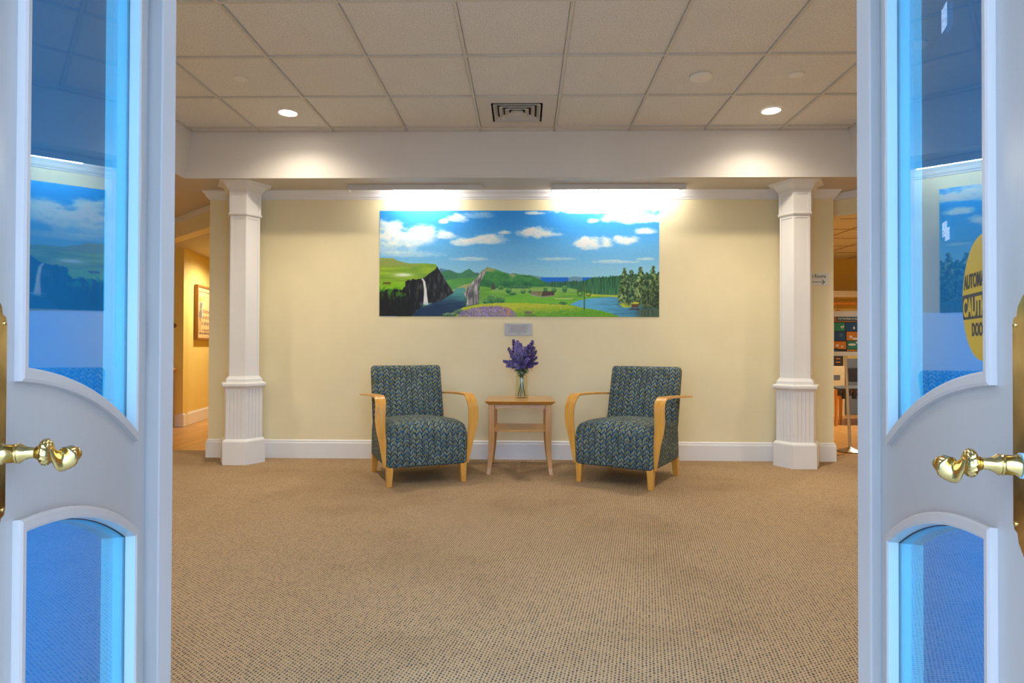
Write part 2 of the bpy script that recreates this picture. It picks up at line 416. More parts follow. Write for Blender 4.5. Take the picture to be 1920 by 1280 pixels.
M['vent'] = paint('warm grey vent enamel', (0.64, 0.60, 0.56), 0.45)
b.build('face_panel', 'vent', dif)
B().box(-ro, ro, -ro, ro, 0.030, 0.034).build('duct_back', 'black', dif)
for k in range(4):
    r1 = ro - 0.004 - k*0.043
    b = B(); ring(b, r1-0.012, r1-0.040, -0.004, 0.026); ring(b, r1-0.012, r1-0.012, -0.008, -0.004); ring(b, r1-0.015, r1-0.015, -0.008, -0.002); ring(b, r1-0.012, r1-0.015, -0.008, -0.008); b.build('louvre', 'vent', dif)
B().prism([(-0.03, -0.03), (0.03, -0.03), (0.03, 0.03), (-0.03, 0.03)], 0.008, 0.012).build('centre_plate', 'vent', dif)

# front wall with the doorway; inside yellow, outside blue daylight and shade painted in
OX0, OX1, OZ = -0.905, 0.850, 2.14
for nm, m, y0, y1, lab in (('wall_front', 'yellow', 1.495, FY1, 'yellow inside face of the entrance wall'), ('wall_porch', 'porchdaylight', FY0, 1.495, 'porch wall beside the entrance doors, blue daylight and upper shade painted in')):
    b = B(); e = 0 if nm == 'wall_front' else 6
    for za_, zb_, mi_ in ((0, 1.07, 0), (1.07, OZ, 1), (OZ, 2.85, 1)):  # upper band on the porch side is shade put into the colour
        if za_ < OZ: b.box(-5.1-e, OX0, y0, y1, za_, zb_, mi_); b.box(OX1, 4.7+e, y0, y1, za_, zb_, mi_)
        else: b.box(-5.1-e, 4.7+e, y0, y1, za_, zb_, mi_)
    struct(b.build(nm, [m, 'porchshade'] if e else [m, m]), lab)
# side walls of the lobby and rooms behind
struct(B().box(-5.1, -5.0, FY1, 7.58, 0, 2.45).build('wall_left', 'yellow'), 'yellow side wall of the lobby')
struct(B().box(4.7, 4.8, FY1, 4.6, 0, 2.45).build('wall_right', 'yellow'), 'yellow side wall of the lobby, far right')
struct(B().box(-14, 14, -0.7, 1.43, 2.42, 2.52).build('added_porch_canopy', paint('added canopy grey', (0.25, 0.25, 0.25), 0.8)), 'unseen grey canopy added to shade the porch wall')  # unseen canopy, added to keep sky light off the upper porch wall

# door frame jambs
JY0, JY1 = 1.425, 1.482
def xat(u, y): r = cam_ray(u, 700); return r.x*y/r.y
jl, jr = xat(300, JY0), xat(1632, JY0)
fr = empty('door_frame', ((jl+jr)/2, JY0, 0)); struct(fr, 'white painted frame of the double entrance doors')
def loc_box(b, x0, x1, y0, y1, z0, z1): return b.box(x0-fr.location.x, x1-fr.location.x, y0-fr.location.y, y1-fr.location.y, z0, z1)
loc_box(B(), OX0+0.002, jl, JY0, JY1, 0, 2.10).build('jamb', 'bead', fr, bevel=0.003)
loc_box(B(), jr, OX1-0.002, JY0, JY1, 0, 2.10).build('jamb', 'bead', fr, bevel=0.003)
loc_box(B(), OX0+0.002, OX1-0.002, JY0, JY1, 2.10, 2.138).build('head', 'bead', fr, bevel=0.003)

# ================================================================== ENTRANCE DOORS
def door(name, th, c_bead, sg, s_hinge, label, right):
    """leaf in local coordinates: X from meeting edge (0) to hinge (LW), Y = out of the face towards the viewer, Z up"""
    LW, LH = 0.846, 2.08
    n = Vector((math.cos(th), math.sin(th), 0)); hd = Vector((-math.sin(th), math.cos(th), 0))*sg
    s0 = s_hinge - LW
    c_face = c_bead + 0.010
    org = n*(-c_face) + hd*s0
    root = bpy.data.objects.new(name, None); COL.objects.link(root); root.empty_display_size = 0.1
    Mx = Matrix(((hd.x, n.x, 0, org.x), (hd.y, n.y, 0, org.y), (0, 0, 1, 0.012), (0, 0, 0, 1)))
    root.matrix_world = Mx                 # the right-hand leaf is the mirror image
    struct(root, label)
    Z0 = 0.012
    xa, xb = 0.125+0.018, LW-0.107-0.018   # clear glass edges (inside the beads)
    TH = 0.045
    up = lambda x: 0.967-Z0 - 0.301*x*x     # swooping rail line, upper opening (bottom edge)
    lo = lambda x: 0.762-Z0 - 0.340*x*x     # lower opening (top edge)
    NS = 24
    X = [xa + (xb-xa)*i/NS for i in range(NS+1)]
    upper = [(x, up(x)) for x in X] + [(xb, 1.96), (xa, 1.96)]
    lower = [(xa, 0.20), (xb, 0.20)] + [(x, lo(x)) for x in reversed(X)]
    def off(poly, d):                       # outward offset of a ccw polygon
        k = len(poly); r = []
        for i in range(k):
            p0, p1, p2 = Vector(poly[i-1]), Vector(poly[i]), Vector(poly[(i+1) % k])
            a = (p1-p0).normalized(); c = (p2-p1).normalized()
            na, nc = Vector((a.y, -a.x)), Vector((c.y, -c.x)); m = (na+nc)
            m = m/max(0.3, m.length_squared/2) if m.length > 1e-6 else na
            r.append((p1.x+m.x*d, p1.y+m.y*d))
        return r
    ou, ol = off(upper, 0.004), off(lower, 0.004)
    # slab: stiles and rails as separate strips of one leaf
    b = B()
    def prism(poly): b.prism(poly, -TH, 0.0, axis='y')
    xa2, xb2 = xa-0.004, xb+0.004
    prism([(0, 0), (xa2, 0), (xa2, LH), (0, LH)]); prism([(xb2, 0), (LW, 0), (LW, LH), (xb2, LH)])
    prism([(xa2, 0), (xb2, 0), (xb2, 0.196), (xa2, 0.196)]); prism([(xa2, 1.964), (xb2, 1.964), (xb2, LH), (xa2, LH)])
    XX = [xa2 + (xb2-xa2)*i/NS for i in range(NS+1)]
    prism([(x, lo(x)+0.004) for x in XX] + [(x, up(x)-0.004) for x in reversed(XX)])
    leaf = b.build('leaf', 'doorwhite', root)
    # mouldings round both openings, proud of the leaf
    for poly in (upper, lower):
        outer = off(poly, 0.018); mid = off(poly, 0.014); inn = off(poly, 0.004)
        b = B(); k = len(poly)
        rings = [[(p[0], 0.0, p[1]) for p in outer], [(p[0], 0.008, p[1]) for p in outer], [(p[0], 0.010, p[1]) for p in mid], [(p[0], 0.010, p[1]) for p in inn], [(p[0], 0.007, p[1]) for p in poly], [(p[0], -0.0115, p[1]) for p in poly]]
        v = [q for r in rings for q in r]; f = []
        for a in range(len(rings)-1):
            for i in range(k): f.append((a*k+i, a*k+(i+1) % k, (a+1)*k+(i+1) % k, (a+1)*k+i))
        b.add(v, f); b.build('glazing_moulding', 'bead', root)
        # the far side bead
        b = B()
        rings = [[(p[0], -TH-0.010, p[1]) for p in inn], [(p[0], -TH-0.010, p[1]) for p in poly], [(p[0], -0.0165, p[1]) for p in poly]]
        v = [q for r in rings for q in r]; f = []
        for a in range(2):
            for i in range(k): f.append((a*k+i, a*k+(i+1) % k, (a+1)*k+(i+1) % k, (a+1)*k+i))
        b.add(v, f); b.build('outer_moulding', 'bead', root)
        g = off(poly, 0.003)
        gl = B(); gl.add([(p[0], -0.0125, p[1]) for p in g] , [tuple(range(k))]); gl.add([(p[0], -0.0160, p[1]) for p in g], [tuple(range(k))[::-1]])
        gl.build('glass_pane', 'glass', root)
        # thin dark gasket where glass meets wood
        b = B(); gi = off(poly, -0.0015); go = off(poly, 0.0005)
        v = [(p[0], -0.0118, p[1]) for p in go] + [(p[0], -0.0118, p[1]) for p in gi]
        b.add(v, [(i, (i+1) % k, k+(i+1) % k, k+i) for i in range(k)]); b.build('gasket', 'putty', root)
    # escutcheon plate with shaped ends
    px, zc, hh, wv = (0.035 if right else 0.063), 0.906-Z0, 0.112, 0.030
    prof = [(-wv, -hh+0.004), (-wv*0.9, -hh-0.004), (-wv*0.62, -hh-0.006), (-wv*0.5, -hh-0.016), (0, -hh-0.028)]
    bot = prof + [(-x, z) for x, z in reversed(prof[:-1])]
    poly = bot + [(x, -z) for x, z in reversed(bot)]
    pl = B().prism([(px+x, zc+z) for x, z in poly], 0.0002, 0.0045, axis='y').build('escutcheon_plate', 'brass', root, bevel=0.0012)
    for zz in (-hh+0.004, hh-0.004):
        B().lathe([(0.0028, 0), (0.0026, 0.0012), (0.0012, 0.002)], 10, frame_M4((px+0.022, 0.0045, zc+zz), (1, 0, 0), (0, 0, -1))).build('screw', 'brass', pl, True)
    # lever handle: turned neck, ribbed knop, twisted scroll
    lz = 0.866-Z0
    hnd = bpy.data.objects.new('lever_handle', None); COL.objects.link(hnd); hnd.parent = root; hnd.location = (px-(0.010 if right else 0.004), 0.0045, lz); hnd.scale = (0.94, 0.94, 0.94); hnd.empty_display_size = 0.03
    Mn = frame_M4((0, 0, 0), (1, 0, 0), (0, 0, -1))
    k = 1.0
    neck = [(0.0135, 0), (0.0135, 0.003), (0.0118, 0.005), (0.0118, 0.007), (0.0128, 0.0085), (0.0118, 0.010), (0.0112, 0.012), (0.0112, 0.022), (0.0122, 0.0235), (0.0112, 0.025), (0.0122, 0.0265), (0.0116, 0.028), (0.0085, 0.032), (0.0070, 0.036), (0.0068, 0.042), (0.0085, 0.044), (0.006, 0.046)]
    B().lathe(neck, 28, Mn).build('neck', 'brass', hnd, True)
    if right: B().lathe([(0.0142, 0.0032), (0.0142, 0.0068)], 28, Mn).build('tape_band', plain('pale blue tape', (0.35, 0.60, 0.80), 0.5), hnd, True)
    kn = [(0.0160*math.sqrt(max(0.02, 1-((z-0.053)/0.0085)**2)), z) for z in np.linspace(0.0447, 0.0613, 13)]
    B().lathe(kn, 48, Mn, rfun=lambda a, z: 1+0.05*math.cos(16*a + 500*z)).build('ribbed_knop', 'brass', hnd, True)
    # scroll: flat blade twisting as it leaves the knop, ending in a pointed bud
    path = []; secs = []; NP = 26
    for i in range(NP+1):
        t = i/NP
        p = Vector((0.030*t**1.1, 0.056+0.020*t, 0.006-0.010*math.sin(PI*min(1, t*1.3))*(1-0.2*t)-0.020*t))
        path.append(p)
        a_ = 0.0105+0.0050*math.sin(PI*min(1, max(0, (t-0.30)/0.70))**0.8); b_ = 0.0045+0.0085*math.sin(PI*min(1, max(0, (t-0.42)/0.58)))
        e = 1.0 if t < 0.9 else max(0.06, (1-t)/0.1)
        tw = 0.5+2.3*t
        secs.append([((a_*e*math.cos(q)*math.cos(tw)-b_*e*math.sin(q)*math.sin(tw)), (a_*e*math.cos(q)*math.sin(tw)+b_*e*math.sin(q)*math.cos(tw))) for q in [2*PI*j/18 for j in range(18)]])
    B().sweep(path, secs).build('scroll_lever', 'brass', hnd, True)
    # hinges on the hinge edge
    for z in (0.25, 1.0, 1.80):
        B().lathe([(0.007, -0.05), (0.007, 0.05)], 12, Matrix.Translation((LW+0.004, -0.012, z))).build('hinge', 'brass', root, True)
    return root, (xa, xb)
d1, _ = door('door_1', math.radians(20.56), 0.311, 1, 1.637, 'left white entrance door with curved rail and tinted glass, open', False)
d2, _ = door('door_2', math.radians(160.03), 0.262, -1, 1.618, 'right white entrance door with yellow caution sticker on its glass, open', True)

# caution sticker on the glass of the right door
cx_, cz_, cr_ = 0.215, 1.056-0.012, 0.084
stk = B().prism([(cx_+cr_*math.cos(2*PI*i/64), cz_+cr_*math.sin(2*PI*i/64)) for i in range(64)], -0.0124, -0.0119, axis='y').build('warning_sticker', 'sticker', d2)
stk['label'] = 'round yellow and black caution sticker'
def chord(z): return math.sqrt(max(0, cr_**2 - (z-cz_)**2))
za, zb = 1.029-0.012, 1.064-0.012
zz = [za+(zb-za)*i/8 for i in range(9)]
B().prism([(cx_-chord(z), z) for z in zz] + [(cx_+chord(z), z) for z in reversed(zz)], -0.0119, -0.0117, axis='y').build('black_band', 'ink', stk)
for body, sz, x0, z0, m, sx, bo in (('AUTOMATIC', 0.0270, 0.291, 1.0725, 'ink', 0.72, 0.0009), ('CAUTION', 0.0345, 0.295, 1.0340, 'sticker', 0.78, 0.0015), ('DOOR', 0.0240, 0.258, 1.006, 'ink', 0.76, 0.0009)):
    text_mesh('lettering', body, sz, m, frame_M4((x0, -0.0116, z0-0.012), (-1, 0, 0), (0, 0, 1)), stk, 0.0001, sx, bo)

T = NT('cloudy tape residue'); tr_ = T.n('BsdfTransparent'); df_ = T.n('BsdfDiffuse'); df_.inputs[0].default_value = (0.8, 0.8, 0.85, 1); mx_ = T.n('MixShader')
T.put(mx_.inputs[0], T.math('MULTIPLY', T.noise(T.mapping(T.coord(), (90, 90, 400)), 1.0, 2), 0.75)); T.t.links.new(tr_.outputs[0], mx_.inputs[1]); T.t.links.new(df_.outputs[0], mx_.inputs[2]); T.t.links.new(mx_.outputs[0], T.out.inputs[0]); M['residue'] = T.m
for x0, x1, z0, z1 in ((0.375, 0.400, 1.165, 1.188), (0.362, 0.385, 1.157, 1.176), (0.372, 0.400, 1.492, 1.530)):
    B().box(x0, x1, -0.0123, -0.0119, z0-0.012, z1-0.012).build('tape_residue', 'residue', d2)

# ================================================================== HEXAGONAL COLUMNS
def hexpts(side, z): return [(side*math.cos(PI/3*i), side*math.sin(PI/3*i), z) for i in range(6)]
def hexstack(levels):
    b = B(); v = []
    for sd, z in levels: v += hexpts(sd, z)
    f = [(j*6+i, j*6+(i+1) % 6, (j+1)*6+(i+1) % 6, (j+1)*6+i) for j in range(len(levels)-1) for i in range(6)]
    f += [tuple(range(6))[::-1], tuple(range((len(levels)-1)*6, len(levels)*6))]
    return b.add(v, f)
def column(loc, label):
    r = empty('hexagonal_column', loc); tag(r, label, 'column', 'white panelled columns')
    hexstack([(0.193, 0), (0.193, 0.188), (0.190, 0.196), (0.183, 0.203), (0.168, 0.212)]).build('plinth', 'trim', r)
    # beadboard wainscot: boards with grooves on each of the six sides
    hexstack([(0.161, 0.205), (0.161, 0.648)]).build('wainscot_core', 'trim', r)
    sd = 0.161; ap = sd*math.sqrt(3)/2
    for k in range(6):
        a = PI/6 + k*PI/3; nx, ny = math.cos(a), math.sin(a); tx, ty = -ny, nx
        if ny > 0.6: continue                                   # back faces turned to the wall
        nb = 5; w = sd/nb
        for q in range(nb):
            u0, u1 = -sd/2+q*w+0.0012, -sd/2+(q+1)*w-0.0012
            if q == 0: u0 -= 0.003
            if q == nb-1: u1 += 0.003
            e = 0.0022
            sec = [(u0, 0), (u0, 0.003), (u0+e, 0.005), (u1-e, 0.005), (u1, 0.003), (u1, 0)]
            B().prism([(nx*(ap+d)+tx*u, ny*(ap+d)+ty*u) for u, d in sec], 0.212, 0.640).build('board', 'trim', r)
    hexstack([(0.166, 0.628), (0.172, 0.640), (0.180, 0.648), (0.196, 0.654), (0.199, 0.660), (0.199, 0.676), (0.194, 0.682), (0.170, 0.688)]).build('ledge', 'trim', r)
    hexstack([(0.163, 0.686), (0.163, 0.712), (0.157, 0.720), (0.150, 0.726), (0.141, 0.738)]).build('shaft_base', 'trim', r)
    hexstack([(0.130, 0.73), (0.130, 2.11)]).build('shaft', 'trim', r)
    # raised border strips framing a recessed panel on each face of the shaft
    sd = 0.130; ap = sd*math.sqrt(3)/2
    for k in range(6):
        a = PI/6 + k*PI/3; nx, ny = math.cos(a), math.sin(a); tx, ty = -ny, nx
        if ny > 0.6: continue
        def strip(u0, u1, z0, z1, d=0.0045):
            B().prism([(nx*(ap-0.002)+tx*u0, ny*(ap-0.002)+ty*u0), (nx*(ap-0.002)+tx*u1, ny*(ap-0.002)+ty*u1), (nx*(ap+d)+tx*u1, ny*(ap+d)+ty*u1), (nx*(ap+d)+tx*u0, ny*(ap+d)+ty*u0)], z0, z1).build('panel_border', 'trim', r)
        strip(-sd/2-0.002, -sd/2+0.015, 0.735, 2.10); strip(sd/2-0.015, sd/2+0.002, 0.735, 2.10)
        strip(-sd/2+0.015, sd/2-0.015, 0.735, 0.770); strip(-sd/2+0.015, sd/2-0.015, 2.075, 2.10)
    hexstack([(0.140, 2.096), (0.149, 2.100), (0.153, 2.107), (0.153, 2.113), (0.149, 2.120), (0.140, 2.123)]).build('astragal', 'trim', r)
    hexstack([(0.139, 2.118), (0.139, 2.318)]).build('frieze', 'trim', r)
    sd = 0.139; ap = sd*math.sqrt(3)/2
    for k in range(6):
        a = PI/6 + k*PI/3; nx, ny = math.cos(a), math.sin(a); tx, ty = -ny, nx
        if ny > 0.6: continue
        for (u0, u1, z0, z1) in ((-sd/2-0.002, -sd/2+0.024, 2.122, 2.306), (sd/2-0.024, sd/2+0.002, 2.122, 2.306), (-sd/2+0.024, sd/2-0.024, 2.122, 2.148), (-sd/2+0.024, sd/2-0.024, 2.270, 2.306)):
            B().prism([(nx*(ap-0.002)+tx*u0, ny*(ap-0.002)+ty*u0), (nx*(ap-0.002)+tx*u1, ny*(ap-0.002)+ty*u1), (nx*(ap+0.005)+tx*u1, ny*(ap+0.005)+ty*u1), (nx*(ap+0.005)+tx*u0, ny*(ap+0.005)+ty*u0)], z0, z1).build('frieze_border', 'trim', r)
    hexstack([(0.146, 2.300), (0.152, 2.304), (0.152, 2.311), (0.159, 2.313), (0.163, 2.321), (0.168, 2.328), (0.176, 2.342), (0.188, 2.353), (0.205, 2.360), (0.205, 2.366), (0.236, 2.370), (0.236, 2.3765)]).build('capital', 'trim', r)
CYY = 5.3025
column((-2.420, CYY, 0), 'white hexagonal column nearest the framed picture in the hall')
column((2.297, CYY, 0), 'white hexagonal column beside the rest rooms sign')

# ================================================================== CEILING FITTINGS
def spot(name, parent, loc, power, size, blend, col=WARM, radius=0.05):
    ld = bpy.data.lights.new(name, 'SPOT'); ld.energy = power; ld.color = col; ld.spot_size = math.radians(size); ld.spot_blend = blend; ld.shadow_soft_size = radius
    o = bpy.data.objects.new(name, ld); COL.objects.link(o); o.parent = parent; o.location = loc; return o
M['lampglow'] = emit('warm lamp lens', (1.0, 0.88, 0.70), 22)
def downlight(x, y, z, label, power, size=148, blend=0.35, col=WARM, beam=0):
    r = empty('downlight', (x, y, z)); tag(r, label, 'ceiling light', 'round recessed ceiling lights')
    b = B(); v = []; n = 32
    for rad, zz in ((0.078, 0.0), (0.078, -0.004), (0.068, -0.007), (0.064, -0.003), (0.064, 0.0)):
        v += [(rad*math.cos(2*PI*i/n), rad*math.sin(2*PI*i/n), zz) for i in range(n)]
    b.add(v, [(j*n+i, j*n+(i+1) % n, (j+1)*n+(i+1) % n, (j+1)*n+i) for j in range(4) for i in range(n)]); b.build('trim_ring', 'white', r, True)
    B().lathe([(0.064, -0.001), (0.062, -0.0035), (0.03, -0.006), (0.001, -0.007)], 32).build('lens', 'lampglow', r, True)
    spot('lamp', r, (0, 0, -0.012), power, size, blend, col)
    if beam: spot('beam_lamp', r, (0, 0, -0.012), beam, 100, 0.8, col)
    return r
downlight(-1.804, 4.668, ZC+0.008, 'glowing round ceiling light above the left column', 30, 150, 0.85, WARM, 46)
downlight(1.841, 4.668, ZC+0.008, 'glowing round ceiling light above the right column', 30, 150, 0.85, WARM, 46)
# cool fill lamps added out of view near the entrance, standing in for daylight
for x, wd in ((-1.81, 'left'), (0.02, 'middle'), (1.84, 'right')): downlight(x, 2.54-0.30, ZC+0.008, 'added unseen fill light close to the entrance doors, %s one of three' % wd, 52, 165, 0.9, (0.82, 0.91, 1.0))
for x, wd in ((-3.75, 'left'), (3.72, 'right')): downlight(x, 3.6, ZL, 'added unseen fill light in the lower ceiling along the %s side of the lobby' % wd, 75, 165, 0.9)  # two more unseen lamps added as warm fill for walls and floor
def disc(name, loc, r, h, label, cat):
    o = B().lathe([(r*0.93, 0), (r, -h*0.25), (r, -h*0.7), (r*0.9, -h), (r*0.6, -h*1.12), (0.001, -h*1.15)], 36).build(name, 'white', None, True, loc=loc)
    return tag(o, label, cat)
disc('ceiling_cover', (-1.887, 4.067, ZC+0.009), 0.046, 0.010, 'small round cover plate on the ceiling tiles, left of the vent', 'cover plate')
disc('ceiling_cover', (1.765, 4.057, ZC+0.009), 0.046, 0.010, 'small round cover plate on the ceiling tiles, far right', 'cover plate')
disc('ceiling_speaker', (1.149, 4.073, ZC+0.009), 0.072, 0.020, 'larger round off-white disc on the ceiling tiles right of the vent', 'ceiling disc')

# wall-washing strip lights under the lower ceiling
M['tubeL'] = emit('strip lamp tube short', (1.0, 0.95, 0.88), 84)
M['tubeR'] = emit('strip lamp tube long', (1.0, 0.95, 0.88), 42)
def strip_light(x0, x1, t0, t1, mat, label):
    xc = (x0+x1)/2; r = empty('strip_light', (xc, 5.262, ZL)); tag(r, label, 'strip light', 'strip lights above the mural')
    w = (x1-x0)/2
    b = B(); b.box(-w, w, 0, 0.006, -0.049, -0.0005); b.box(-w, w, 0.006, 0.115, -0.010, -0.0005)
    b.build('housing', paint('grey white fixture enamel', (0.62, 0.60, 0.58), 0.5), r, bevel=0.002)
    for sx in (-1, 1): B().box(min(sx*w, sx*(w-0.004)), max(sx*w, sx*(w-0.004)), 0.006, 0.115, -0.045, -0.010).build('end_cap', 'white', r)
    B().lathe([(0.0125, t0-xc), (0.0125, t1-xc)], 14, frame_M4((0, 0.062, -0.028), (0, 1, 0), (0, 0, 1))).build('lamp_tube', mat, r, True)
    return r
strip_light(-1.524, -0.36, -1.13, -0.70, 'tubeL', 'long white strip light under the soffit above the left half of the mural')
strip_light(0.224, 1.365, 0.30, 1.31, 'tubeR', 'long white strip light under the soffit above the right half of the mural')

# ================================================================== WALL HANGINGS
def mural():
    x0, x1, z0, z1 = -1.293, 1.186, 1.2605, 2.202
    NX, NZ = 640, 244
    U = np.linspace(40, 1870, NX+1)[None, :].repeat(NZ+1, 0); V = np.linspace(745, 52, NZ+1)[:, None].repeat(NX+1, 1)
    def vn(u, v, seed):
        r = np.random.RandomState(seed); g = r.rand(64, 64)
        iu, iv = np.floor(u).astype(int), np.floor(v).astype(int); fu, fv = u-iu, v-iv
        fu = fu*fu*(3-2*fu); fv = fv*fv*(3-2*fv)
        G = lambda a, c: g[a % 64, c % 64]
        return (G(iu, iv)*(1-fu)+G(iu+1, iv)*fu)*(1-fv) + (G(iu, iv+1)*(1-fu)+G(iu+1, iv+1)*fu)*fv
    def fbm(su, sv, seed, o=4):
        t = 0; a = 0.5; n = 0
        for k in range(o): t = t+a*vn(U/su*2**k+seed*3.1, V/sv*2**k+seed*1.7, seed+k); n += a; a *= 0.55
        return t/n
    ss = lambda x, a, b: np.clip((x-a)/(b-a), 0, 1)**2*(3-2*np.clip((x-a)/(b-a), 0, 1))
    I = np.zeros((NZ+1, NX+1, 3))
    def lay(mask, col):
        col = np.asarray(col, float)
        if col.ndim == 1: col = col[None, None, :]
        I[:] = I*(1-mask[..., None]) + col*mask[..., None]
    def mixc(a, b, t): return np.asarray(a)[None, None]*(1-t[..., None]) + np.asarray(b)[None, None]*t[..., None]
    below = lambda pts, w=3.0, amp=0, sd=1, sc=12: ss(V - np.interp(U, [p[0] for p in pts], [p[1] for p in pts]) + (amp*(fbm(sc, sc*60, sd)-0.5)*2 if amp else 0), -w/2, w/2)
    def poly(pts, w=3.0):
        m = np.zeros_like(U, bool); k = len(pts)
        for i in range(k):
            (ax, ay), (bx, by) = pts[i], pts[(i+1) % k]
            c = ((ay > V) != (by > V)) & (U < (bx-ax)*(V-ay)/((by-ay) if by != ay else 1e-9)+ax); m ^= c
        return m.astype(float)
    # sky
    t = ss(V, 52, 500)
    I[:] = mixc((38, 124, 196), (92, 160, 208), np.clip(t*1.7, 0, 1)); lay(ss(V, 300, 500)*0.75, (150, 198, 226))
    n1 = fbm(70, 38, 3, 5); n2 = fbm(30, 18, 9, 4)
    def cloud(cx, cy, rx, ry, k=1.0, th=0.50):
        rx, ry = rx*1.18, ry*1.22
        d = ((U-cx)/rx)**2 + ((V-cy)/np.where(V > cy, ry*0.65, ry))**2
        m = ss((1-d)*0.62 + (n1-0.5)*1.05 + (n2-0.5)*0.5, th-0.62, th+0.06)*k*1.15*ss(d, 1.9, 1.2)
        sh = np.clip((V-cy)/ry*0.5+0.5 + (n2-0.5)*1.2, 0, 1)
        lay(np.clip(m, 0, 1), mixc((235, 234, 236), (165, 190, 215), sh))
    cloud(90, 190, 110, 70, .75); cloud(210, 240, 200, 70, .75); cloud(330, 215, 120, 55, .7); cloud(120, 300, 160, 40, .5)
    cloud(480, 222, 80, 26, .7); cloud(580, 262, 80, 30, .8); cloud(670, 248, 50, 20, .8); cloud(780, 245, 100, 40, .85); cloud(865, 198, 42, 16, .8)
    cloud(1060, 205, 115, 42, .95); cloud(1180, 210, 50, 14, .6); cloud(560, 105, 70, 32, .7); cloud(680, 85, 120, 26, .4); cloud(460, 125, 30, 16, .7)
    cloud(1060, 70, 60, 14, .8); cloud(1440, 122, 36, 20, 1); cloud(1700, 105, 210, 44, 1); cloud(1500, 60, 300, 20, .8)
    cloud(1420, 280, 95, 46, 1); cloud(1520, 270, 48, 42, 1); cloud(1650, 250, 90, 32, .9); cloud(1780, 190, 66, 24, .9)
    cloud(640, 370, 110, 14, .5); cloud(1200, 370, 130, 12, .5); cloud(1580, 388, 140, 12, .5); cloud(1790, 370, 60, 9, .5); cloud(250, 340, 200, 26, .45)
    grain = fbm(6, 6, 21, 2)
    # far hills, sea, green hills
    lay(below([(0, 900), (425, 470), (440, 428), (480, 438), (520, 446), (560, 462), (660, 462), (690, 455), (700, 470), (705, 900), (1900, 900)], 4), (82, 120, 148))
    lay(below([(0, 900), (1000, 900), (1020, 472), (1060, 476), (1130, 490), (1135, 900), (1900, 900)], 4), (104, 146, 150))
    lay(ss(U, 1090, 1110)*(1-ss(U, 1420, 1440))*ss(V, 486, 490), (14, 98, 190)); lay(below([(0, 900), (1270, 900), (1280, 489), (1320, 481), (1370, 489), (1380, 900), (1900, 900)], 2), (96, 138, 162))
    gh = below([(0, 900), (430, 470), (455, 450), (500, 438), (540, 462), (580, 458), (630, 430), (660, 455), (700, 470), (1900, 480)], 4, 3, 5)
    gh *= (U < 1000); lay(gh, mixc((70, 128, 92), (46, 100, 70), fbm(50, 30, 4)))
    lay(below([(0, 900), (450, 510), (560, 495), (700, 488), (1000, 900)], 10)*(U < 760), mixc((96, 158, 74), (66, 130, 66), fbm(60, 14, 6)))
    lay(below([(0, 900), (520, 570), (600, 535), (700, 520), (760, 900)], 6)*(U < 720), (150, 160, 100))
    # conifer band behind the meadow
    st = fbm(5, 60, 12, 3); tp = below([(0, 900), (1080, 900), (1090, 520), (1200, 515), (1380, 512), (1430, 490), (1560, 480), (1650, 470), (1880, 460)], 3, 14, 13, 6)
    lay(tp, mixc((22, 66, 46), (66, 122, 78), np.clip(st*1.5-0.3 + (V-520)/400, 0, 1)))
    # fjord
    fj = poly([(250, 745), (300, 690), (430, 640), (520, 595), (540, 560), (600, 556), (640, 610), (640, 745)])
    lay(fj, mixc((78, 146, 140), (22, 46, 76), np.clip(ss(V, 560, 690) + 0.25*(fbm(60, 5, 15)-0.5)*2 + (500-U)/700, 0, 1)))
    # big green hill and its cliff
    hill = below([(0, 900), (600, 900), (610, 590), (690, 470), (720, 440), (750, 422), (800, 434), (850, 452), (895, 466), (915, 460), (960, 470), (1030, 476), (1090, 498), (1132, 522), (1140, 600), (1150, 900)], 4, 4, 17)
    lay(hill, mixc((70, 140, 66), (24, 84, 48), np.clip(fbm(50, 26, 18)*1.3 + (V-500)/220 - 0.25, 0, 1)))
    lay(hill*poly([(690, 470), (750, 420), (810, 436), (780, 452), (740, 450)])*0.8, (150, 148, 96)); lay(hill*poly([(890, 470), (915, 458), (940, 478), (915, 490)])*.8, (150, 148, 110))
    cl = poly([(592, 590), (640, 530), (720, 450), (752, 424), (730, 470), (705, 520), (690, 560), (712, 600), (722, 640), (690, 662), (612, 675), (618, 630)])
    rk = fbm(9, 44, 19, 4); lay(cl, mixc((78, 78, 80), (186, 180, 176), np.clip((rk-0.5)*2.6+0.5, 0, 1)))
    # meadow
    me_ = below([(0, 900), (690, 900), (700, 545), (800, 560), (950, 556), (1130, 548), (1300, 560), (1450, 600), (1730, 625), (1740, 900)], 5)
    lay(me_, mixc((120, 172, 52), (72, 132, 50), np.clip(fbm(120, 12, 22)*1.6-0.3, 0, 1)))
    lay(me_*ss(V, 540, 560)*(1-ss(V, 572, 600))*(U > 780)*(U < 1340)*0.7, (132, 168, 88))
    lay(below([(0, 900), (850, 900), (870, 620), (960, 600), (1100, 606), (1240, 622), (1330, 640), (1340, 900)], 6)*0.75, (104, 172, 34))
    lay((np.abs(V-(628-0.0006*(U-1250)**2)) < 2.5)*(np.abs(U-1250) < 60)*0.8, (196, 190, 130))
    lay(poly([(1290, 664), (1340, 640), (1420, 626), (1560, 614), (1720, 640), (1870, 640), (1870, 745), (1610, 745), (1500, 706), (1380, 690)]), mixc((84, 158, 196), (44, 98, 128), np.clip(fbm(90, 5, 24)*1.2 + (U-1650)/300, 0, 1)))
    lay(below([(0, 900), (1370, 900), (1380, 592), (1480, 600), (1600, 604), (1700, 622), (1730, 640), (1740, 900)], 3)*(1-below([(0, 0), (1380, 612), (1500, 612), (1600, 616), (1720, 642), (1900, 660)], 3))*(U > 1380)*(U < 1735), (160, 178, 50))
